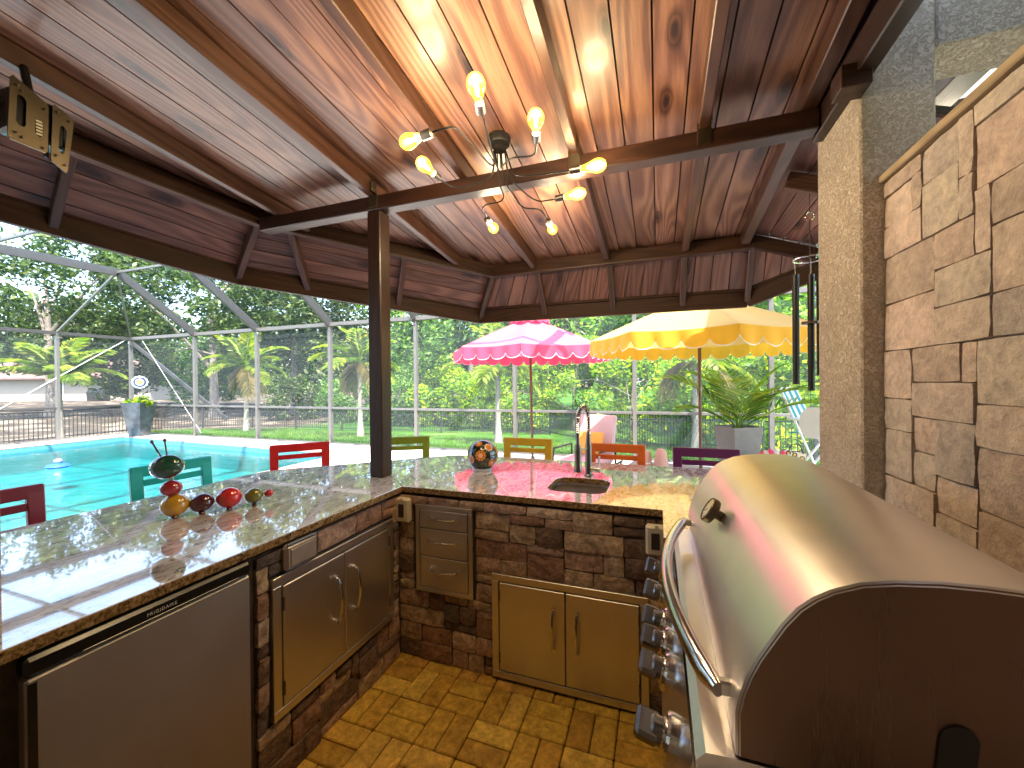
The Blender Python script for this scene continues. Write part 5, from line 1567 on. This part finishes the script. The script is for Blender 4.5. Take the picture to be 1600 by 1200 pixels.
palm('young palm beside the left enclosure wall with a bushy yellow-green crown', -18.0, 7.3, 1.85, 1.5, .5, 15, [frond_mesh('frond', 1.75, .48, 30, .72, .026, .5, 'palm', 5), frond_mesh('frond', 1.6, .46, 28, .95, .026, .5, 'palm', 6)], .07, GP, el0=8, el1=75)
palm('palm with dry hanging fronds behind the second and third enclosure posts', -14.9, 11.2, 2.35, 1.7, .5, 15, fm, .09, GP, dry=fdry)
palm('thin palm with yellow lower fronds just left of the timber post', -9.6, 11.3, 2.4, 1.6, .5, 13, fm, .09, GP, dry=fdry)
palm('palm behind the pole of the pink umbrella', -4.4, 11.0, 2.0, 1.6, .5, 13, fm, .09, GP)
palm('palm behind the pole of the yellow umbrella', 0.86, 10.7, 2.1, 1.6, .5, 12, fm, .09, GP, dry=fdry)
# potted palm
pt = thing('planter', 'tapered grey square planter holding the potted palm', 'planter', (1.0, 6.1, -0.012), R(28))
b = B()
def frus(b, w0, w1, z0, z1):
    b.add([(s_ * w0, q * w0, z0) for s_, q in ((-1, -1), (1, -1), (1, 1), (-1, 1))] + [(s_ * w1, q * w1, z1) for s_, q in ((-1, -1), (1, -1), (1, 1), (-1, 1))], [(0, 1, 2, 3), (0, 1, 5, 4), (1, 2, 6, 5), (2, 3, 7, 6), (3, 0, 4, 7)])
frus(b, .13, .205, 0, .90); frus(b, .13, .18, .75, .895)
part('pot', b, plain('taupe_planter', (0.13, 0.12, 0.11), .5), pt)
b = B(); b.box(-.18, .18, -.18, .18, .80, .83); part('soil', b, 'bark', pt)
pfm = [frond_mesh('frond', 1.2, .44, 27, .72, .0075, .08, 'pottedpalm', 11), frond_mesh('frond', 1.1, .40, 25, 1.0, .0075, .12, 'pottedpalm', 12)]
palm('potted areca palm with arching fronds in the grey planter', 1.0, 6.1, 0.0, 1.0, .3, 10, pfm, z0=.81, name='potted_palm', el0=30, el1=80)

# corner planter with flower disc
pt = thing('planter', 'large tapered blue-grey planter in the far pool corner', 'planter', (-14.6, 7.62, -0.012), R(20))
b = B(); frus(b, .16, .29, 0, 1.02); frus(b, .14, .26, .85, 1.015); part('pot', b, plain('blue_grey_glazed_planter', (0.05, 0.062, 0.075), .3, var=.6, scale=5), pt)
b = B(); b.box(-.25, .25, -.25, .25, .93, .96); part('soil', b, 'bark', pt)
def leafcloud(centres, radii, per, size, rng, up_bias=0.3, flat=1.0):
    """numpy leaf quads scattered in clumps"""
    V = []; F = []
    c = np.repeat(np.array(centres, float), per, 0); r_ = np.repeat(np.array(radii, float), per)
    n_ = len(c)
    d = rng.normal(size=(n_, 3)); d /= np.linalg.norm(d, axis=1)[:, None]
    rad = r_ * rng.random(n_) ** 0.45
    p = c + d * rad[:, None] * np.array([1, 1, flat])
    a = rng.normal(size=(n_, 3)); a[:, 2] *= .6; a /= np.linalg.norm(a, axis=1)[:, None]
    q = rng.normal(size=(n_, 3)); q[:, 2] += up_bias
    bvec = np.cross(a, q); bvec /= np.linalg.norm(bvec, axis=1)[:, None]
    s_ = size * rng.uniform(.6, 1.3, n_)[:, None]
    v0 = p - a * s_; v1 = p + bvec * s_ * .42; v2 = p + a * s_; v3 = p - bvec * s_ * .42
    return np.stack([v0, v1, v2, v3], 1).reshape(-1, 3)
def leafmesh(name, verts, m_):
    me = bpy.data.meshes.new(name); n_ = len(verts) // 4
    me.vertices.add(len(verts)); me.vertices.foreach_set('co', verts.astype(np.float32).ravel())
    me.loops.add(len(verts)); me.loops.foreach_set('vertex_index', np.arange(len(verts), dtype=np.int32))
    me.polygons.add(n_); me.polygons.foreach_set('loop_start', np.arange(0, len(verts), 4, dtype=np.int32))
    me.polygons.foreach_set('loop_total', np.full(n_, 4, dtype=np.int32))
    me.update(); me.validate(); me.materials.append(m_ if not isinstance(m_, str) else MT[m_]); return me
pp = thing('potted_plant', 'trailing green plant in the blue-grey corner planter', 'plant', (-14.6, 7.62, 0.93))
part('foliage', leafmesh('foliage', leafcloud([(-.18, .1, .1), (.15, -.1, .1), (0, .1, .14), (-.28, -.12, .05), (.26, .1, .05)], [.15, .15, .15, .12, .12], 80, .06, RNG), 'hedge'), None, pp)
b = B()
for k in range(5): b.tube([(.1 * math.cos(k), .1 * math.sin(k), 0), (.25 * math.cos(k), .25 * math.sin(k), .16)], .006, 5)
part('stems', b, 'greenmid', pp)
fd = thing('garden_flower_disc', 'round blue, white and yellow metal flower on a stake in the corner planter', 'garden ornament', (-14.42, 7.55, 0.93))
b = B(); b.tube([(0, 0, 0), (0, 0, .55)], .008, 6); part('stake', b, 'blackmetal', fd)
dcam = Vector((14.2, -7.6, 0)).normalized()
for k, (r_, dpt, c_) in enumerate(((.185, 0, (.45, .55, .68)), (.145, .006, (.02, .03, .10)), (.10, .012, (.5, .52, .5)), (.075, .018, (.03, .05, .10)), (.06, .024, (.6, .45, .08)))):
    b = B(); n1 = 32
    prof_ = [((r_ * (1 + (.06 * math.cos(12 * 2 * math.pi * i / n1) if k == 0 else 0)))) for i in range(n1)]
    ax1 = Vector((-dcam.y, dcam.x, 0)); c0 = Vector((0, 0, .68)) + dcam * dpt
    vs = [c0 + ax1 * (prof_[i] * math.cos(2 * math.pi * i / n1)) + Z * (prof_[i] * math.sin(2 * math.pi * i / n1)) for i in range(n1)]
    b.add(vs + [v + dcam * .005 for v in vs], [tuple(range(n1)), tuple(range(n1, 2 * n1))] + [(i, (i + 1) % n1, n1 + (i + 1) % n1, n1 + i) for i in range(n1)])
    part('petal_ring' if k < 4 else 'flower_centre', b, plain('disc_paint', c_, .4), fd)

# ------------------------------------------------------------------ fence beyond the lawn
fp = [(-18.9, -4), (-18.9, 14.5), (-11.4, 15.4), (-4.3, 16.6), (-1.4, 13.2), (0.9, 10.9), (3.0, 9.8), (7.0, 9.4)]
fn = thing('garden_fence', 'low black metal picket fence round the garden', 'fence', (-10, 15.5, -0.7), world=True)
pk_b = B(); 
for i in range(len(fp) - 1):
    p, q = Vector((*fp[i], 0)), Vector((*fp[i + 1], 0)); L = (q - p).length; d = (q - p) / L
    nseg = max(1, round(L / 2.2))
    for k in range(nseg):
        s0, s1 = p + d * (L * k / nseg), p + d * (L * (k + 1) / nseg)
        z0, z1 = ground_z(s0.x, s0.y), ground_z(s1.x, s1.y)
        b = B(); b.box(s0.x - .03, s0.x + .03, s0.y - .03, s0.y + .03, z0 - .1, z0 + 1.05, .004); part('fence_post', b, 'fence', fn)
        for hz in (.12, .80, .96):
            b = B(); b.beam(s0 + Z * (z0 + hz), s1 + Z * (z1 + hz), .028, .03); part('rail', b, 'fence', fn)
        npk = round(L / nseg / .105)
        for m_ in range(1, npk):
            c_ = s0.lerp(s1, m_ / npk); zz = z0 + (z1 - z0) * m_ / npk
            pk_b.box(c_.x - .009, c_.x + .009, c_.y - .009, c_.y + .009, zz + .06, zz + .96)
me_ = bpy.data.meshes.new('pickets'); me_.from_pydata([(v[0] + 10, v[1] - 15.5, v[2] + .7) for v in pk_b.v], [], pk_b.f); me_.update()
o = part('pickets', me_, 'fence', fn); o['kind'] = 'stuff'

# ------------------------------------------------------------------ neighbour's house
nh = thing('neighbour_house', 'low beige house with red-brown hip roof beyond the left fence', 'house', (-64, 27, -0.2), R(20))
b = B(); b.box(-16, 9, 0, 9, 0, 2.7, .02); part('wall', b, 'farhouse', nh)
b = B(); b.add([(-17, -.9, 2.7), (10, -.9, 2.7), (10, 9.9, 2.7), (-17, 9.9, 2.7), (-12, 4.5, 5.0), (5, 4.5, 5.0), (-17, -.9, 2.55), (10, -.9, 2.55), (10, 9.9, 2.55), (-17, 9.9, 2.55)], [(0, 1, 5, 4), (1, 2, 5), (2, 3, 4, 5), (3, 0, 4), (0, 1, 7, 6), (1, 2, 8, 7), (2, 3, 9, 8), (3, 0, 6, 9), (6, 7, 8, 9)])
part('roof', b, plain('shaded_red_brown_shingle', (0.13, 0.075, 0.06), .9, var=.3, scale=2), nh)  # roof tone lowered too, with the shade painted in
b = B(); b.box(-2.2, -1.0, -.06, -.005, .1, 2.2, .01); d = part('door', b, 'white', nh)
b = B(); b.box(-1.95, -1.2, -.08, -.055, .55, 2.05, .005); part('pane', b, 'darkslot', d)
bq = thing('covered_barbecue', 'black covered barbecue standing against the neighbour house', 'barbecue', (-59.6, 27.3, -0.15), R(20))
b = B(); b.add([(-.9, -.4, 0), (.9, -.4, 0), (.9, .4, 0), (-.9, .4, 0), (-.95, -.42, 1.0), (.95, -.42, 1.0), (.95, .42, 1.0), (-.95, .42, 1.0), (-.5, -.3, 1.4), (.5, -.3, 1.4), (.5, .3, 1.4), (-.5, .3, 1.4)], [(0, 1, 5, 4), (1, 2, 6, 5), (2, 3, 7, 6), (3, 0, 4, 7), (4, 5, 9, 8), (5, 6, 10, 9), (6, 7, 11, 10), (7, 4, 8, 11), (8, 9, 10, 11)])
part('cover', b, 'blackplastic', bq)
pf = thing('pool_floater', 'small blue chlorine floater drifting on the pool water', 'pool floater', (-11.5, 4.62, -0.13))
b = B(); b.lathe([(0.02, -.04), (0.15, -.03), (0.19, .01), (0.15, .05), (0.07, .07), (0.06, .12), (0.001, .125)], (0, 0, 0), 22); part('float_body', b, plain('blue_float_plastic', (0.02, 0.09, 0.42), .4), pf, True)
b = B(); b.lathe([(0.06, .12), (0.045, .15), (0.001, .152)], (0, 0, 0), 18); part('cap', b, 'white', pf, True)

# ------------------------------------------------------------------ trees and shrubs
def tree(label, x, y, h, cr, crown_z, m_, nclump, per, size, seed, cat='tree', name='oak_tree', trunk_r=.28, group=None, limbs=6, flat=.75, cr_r=.95):
    rng = np.random.default_rng(seed); rr = random.Random(seed)
    z0 = ground_z(x, y) - .1
    t_ = thing(name, label, cat, (x, y, z0), group=group)
    b = B()
    lean = (rr.uniform(-.5, .5), rr.uniform(-.5, .5))
    k = 8; pts = [Vector((lean[0] * (i / k) ** 1.6, lean[1] * (i / k) ** 1.6, h * .8 * i / k)) for i in range(k + 1)]
    b.tube(pts, [trunk_r * (1.25 if i == 0 else 1 - .75 * i / k) for i in range(k + 1)], 9)
    part('trunk', b, 'bark', t_, True)
    cs, rs = [], []
    for i in range(nclump):
        d = rng.normal(size=3); d /= np.linalg.norm(d); d[2] = d[2] * flat
        q = (0.35 + .65 * rng.random() ** .5)
        c_ = np.array([lean[0], lean[1], crown_z]) + d * cr * q
        cs.append(c_); rs.append(cr_r * rng.uniform(.55, 1.2))
    b = B()
    for i in range(limbs):
        c_ = Vector(cs[i * max(1, nclump // max(1, limbs)) % nclump]); st = pts[3 + i % 5]; mid_ = st.lerp(c_, .5) + Vector((0, 0, .4))
        b.tube([st, mid_, c_], [trunk_r * .38, trunk_r * .22, trunk_r * .06], 6)
    if limbs: part('limbs', b, 'bark', t_, True)
    part('crown', leafmesh('crown', leafcloud(cs, rs, per, size, rng), m_), None, t_)
    return t_
GT = 'trees beyond the garden fence'
# (label, x, y, height, crown radius, crown centre z, material, clumps, leaves, leaf size)
T_ = [
 ('spreading live oak left of the neighbour house roof', -38, 15, 11, 6.5, 8.5, 'oak', 85, 210, .17),
 ('live oak whose branches hang over the far pool corner', -29, 19.5, 11, 6.0, 8.2, 'oak', 85, 230, .16),
 ('old oak with pale trunk seen through the corner screens', -25.5, 23, 12, 6.0, 8.0, 'oak', 85, 220, .16),
 ('dense dark oak behind the second enclosure post', -20, 25, 12, 6.0, 7.0, 'oak', 80, 220, .17),
 ('green oak behind the palm with dry fronds', -15.5, 24, 11, 5.5, 6.5, 'greenmid', 55, 220, .17),
 ('bushy tree behind the thin palm left of the post', -11, 23, 11, 5.5, 6.2, 'greenmid', 55, 220, .17),
 ('tall leafy tree directly behind the timber post', -6.5, 24, 12, 5.5, 6.5, 'oak', 55, 220, .18),
 ('tall tree above the pink umbrella', -2.0, 23, 12, 5.5, 6.2, 'bright', 55, 220, .18),
 ('tall green tree between the two umbrellas', 2.2, 21, 11, 5.0, 5.8, 'bright', 55, 220, .17),
 ('leafy tree behind the yellow umbrella', 6.0, 18.5, 10, 4.6, 5.2, 'bright', 50, 220, .16),
 ('tree behind the wind chime', 9.0, 16.0, 9, 4.2, 4.6, 'greenmid', 45, 220, .15),
 ('low dense oak beside the right end of the neighbour house', -42.5, 21.5, 8, 4.2, 3.9, 'oak', 60, 220, .17),
 ('rounded dark tree behind the blue-grey corner planter', -36.5, 24.5, 8, 4.0, 3.6, 'greenmid', 60, 220, .17),
 ('far oak left of the pool enclosure', -48, 8, 11, 6.5, 8.0, 'oak', 50, 180, .2)]
for i, (lb, x, y, h, cr, cz, m_, nc, per, sz) in enumerate(T_):
    tree(lb, x, y, h, cr, cz, m_, nc, per, sz, 100 + i, group=GT, limbs=7, trunk_r=.32, cr_r=1.25)
GS = 'shrubs along the garden fence'
S_ = [
 ('dark shrub mass at the foot of the old oak', -22, 20, 1.9, 'oak'), ('round shrub beyond the second enclosure bay', -17.5, 19.5, 2.0, 'greenmid'),
 ('pale leafy shrub beyond the third enclosure bay', -13.6, 18.6, 2.0, 'greenmid'), ('light green shrub just left of the timber post', -10.5, 19.0, 2.4, 'hedge'),
 ('yellow-green shrub just right of the timber post', -8.6, 19.2, 2.1, 'hedge'), ('yellow flecked shrub above the painted ball', -6.3, 18.6, 2.8, 'hedge'),
 ('bright shrub behind the pink umbrella pole', -3.6, 18.2, 2.9, 'hedge'), ('bright yellow-green shrub behind the faucet', -1.0, 16.2, 2.9, 'hedge'),
 ('golden shrub behind the pink chaise', 1.2, 14.2, 2.6, 'hedge'), ('bright shrub behind the yellow umbrella pole', 3.1, 13.2, 2.4, 'hedge'),
 ('bright shrub behind the grey planter', 5.0, 12.6, 2.3, 'hedge'), ('bright shrub behind the folding chair', 7.2, 12.2, 2.2, 'hedge')]
for i, (lb, x, y, cr, m_) in enumerate(S_):
    tree(lb, x, y, cr * 1.2, cr, cr * .72, m_, 26, 230, .105, 300 + i, 'shrub', 'garden_shrub', .05, GS, 3, .8, .62)
# mass of woods far behind
rng = np.random.default_rng(77)
cs = []; rs = []
for i in range(420):
    a = R(-78 + 118 * (i + rng.random()) / 420); d_ = rng.uniform(85, 110)
    cs.append((-math.sin(-a) * d_, math.cos(a) * d_, rng.uniform(0, 13))); rs.append(rng.uniform(2.6, 4.6))
wd = part('distant_woods', leafmesh('distant_woods', leafcloud(cs, rs, 150, .7, rng), 'oak')); wd['kind'] = 'stuff'
# grass blades near the enclosure
n_ = 26000
gxp = rng.uniform(-17.5, 3.5, n_); gyp = 8.35 + 5.5 * rng.random(n_) ** 1.3
z_ = np.array([ground_z(float(a), float(c)) for a, c in zip(gxp, gyp)])
hh = rng.uniform(.03, .075, n_); az = rng.uniform(0, 6.28, n_); wdt = .006
dx, dy = np.cos(az) * wdt, np.sin(az) * wdt; lx, ly = rng.normal(0, .02, n_), rng.normal(0, .02, n_)
v0 = np.stack([gxp - dx, gyp - dy, z_ - .01], 1); v1 = np.stack([gxp + dx, gyp + dy, z_ - .01], 1)
v2 = np.stack([gxp + dx * .3 + lx, gyp + dy * .3 + ly, z_ + hh], 1); v3 = np.stack([gxp - dx * .3 + lx, gyp - dy * .3 + ly, z_ + hh], 1)
gr = part('grass', leafmesh('grass', np.stack([v0, v1, v2, v3], 1).reshape(-1, 3), 'grassblade')); gr['kind'] = 'stuff'
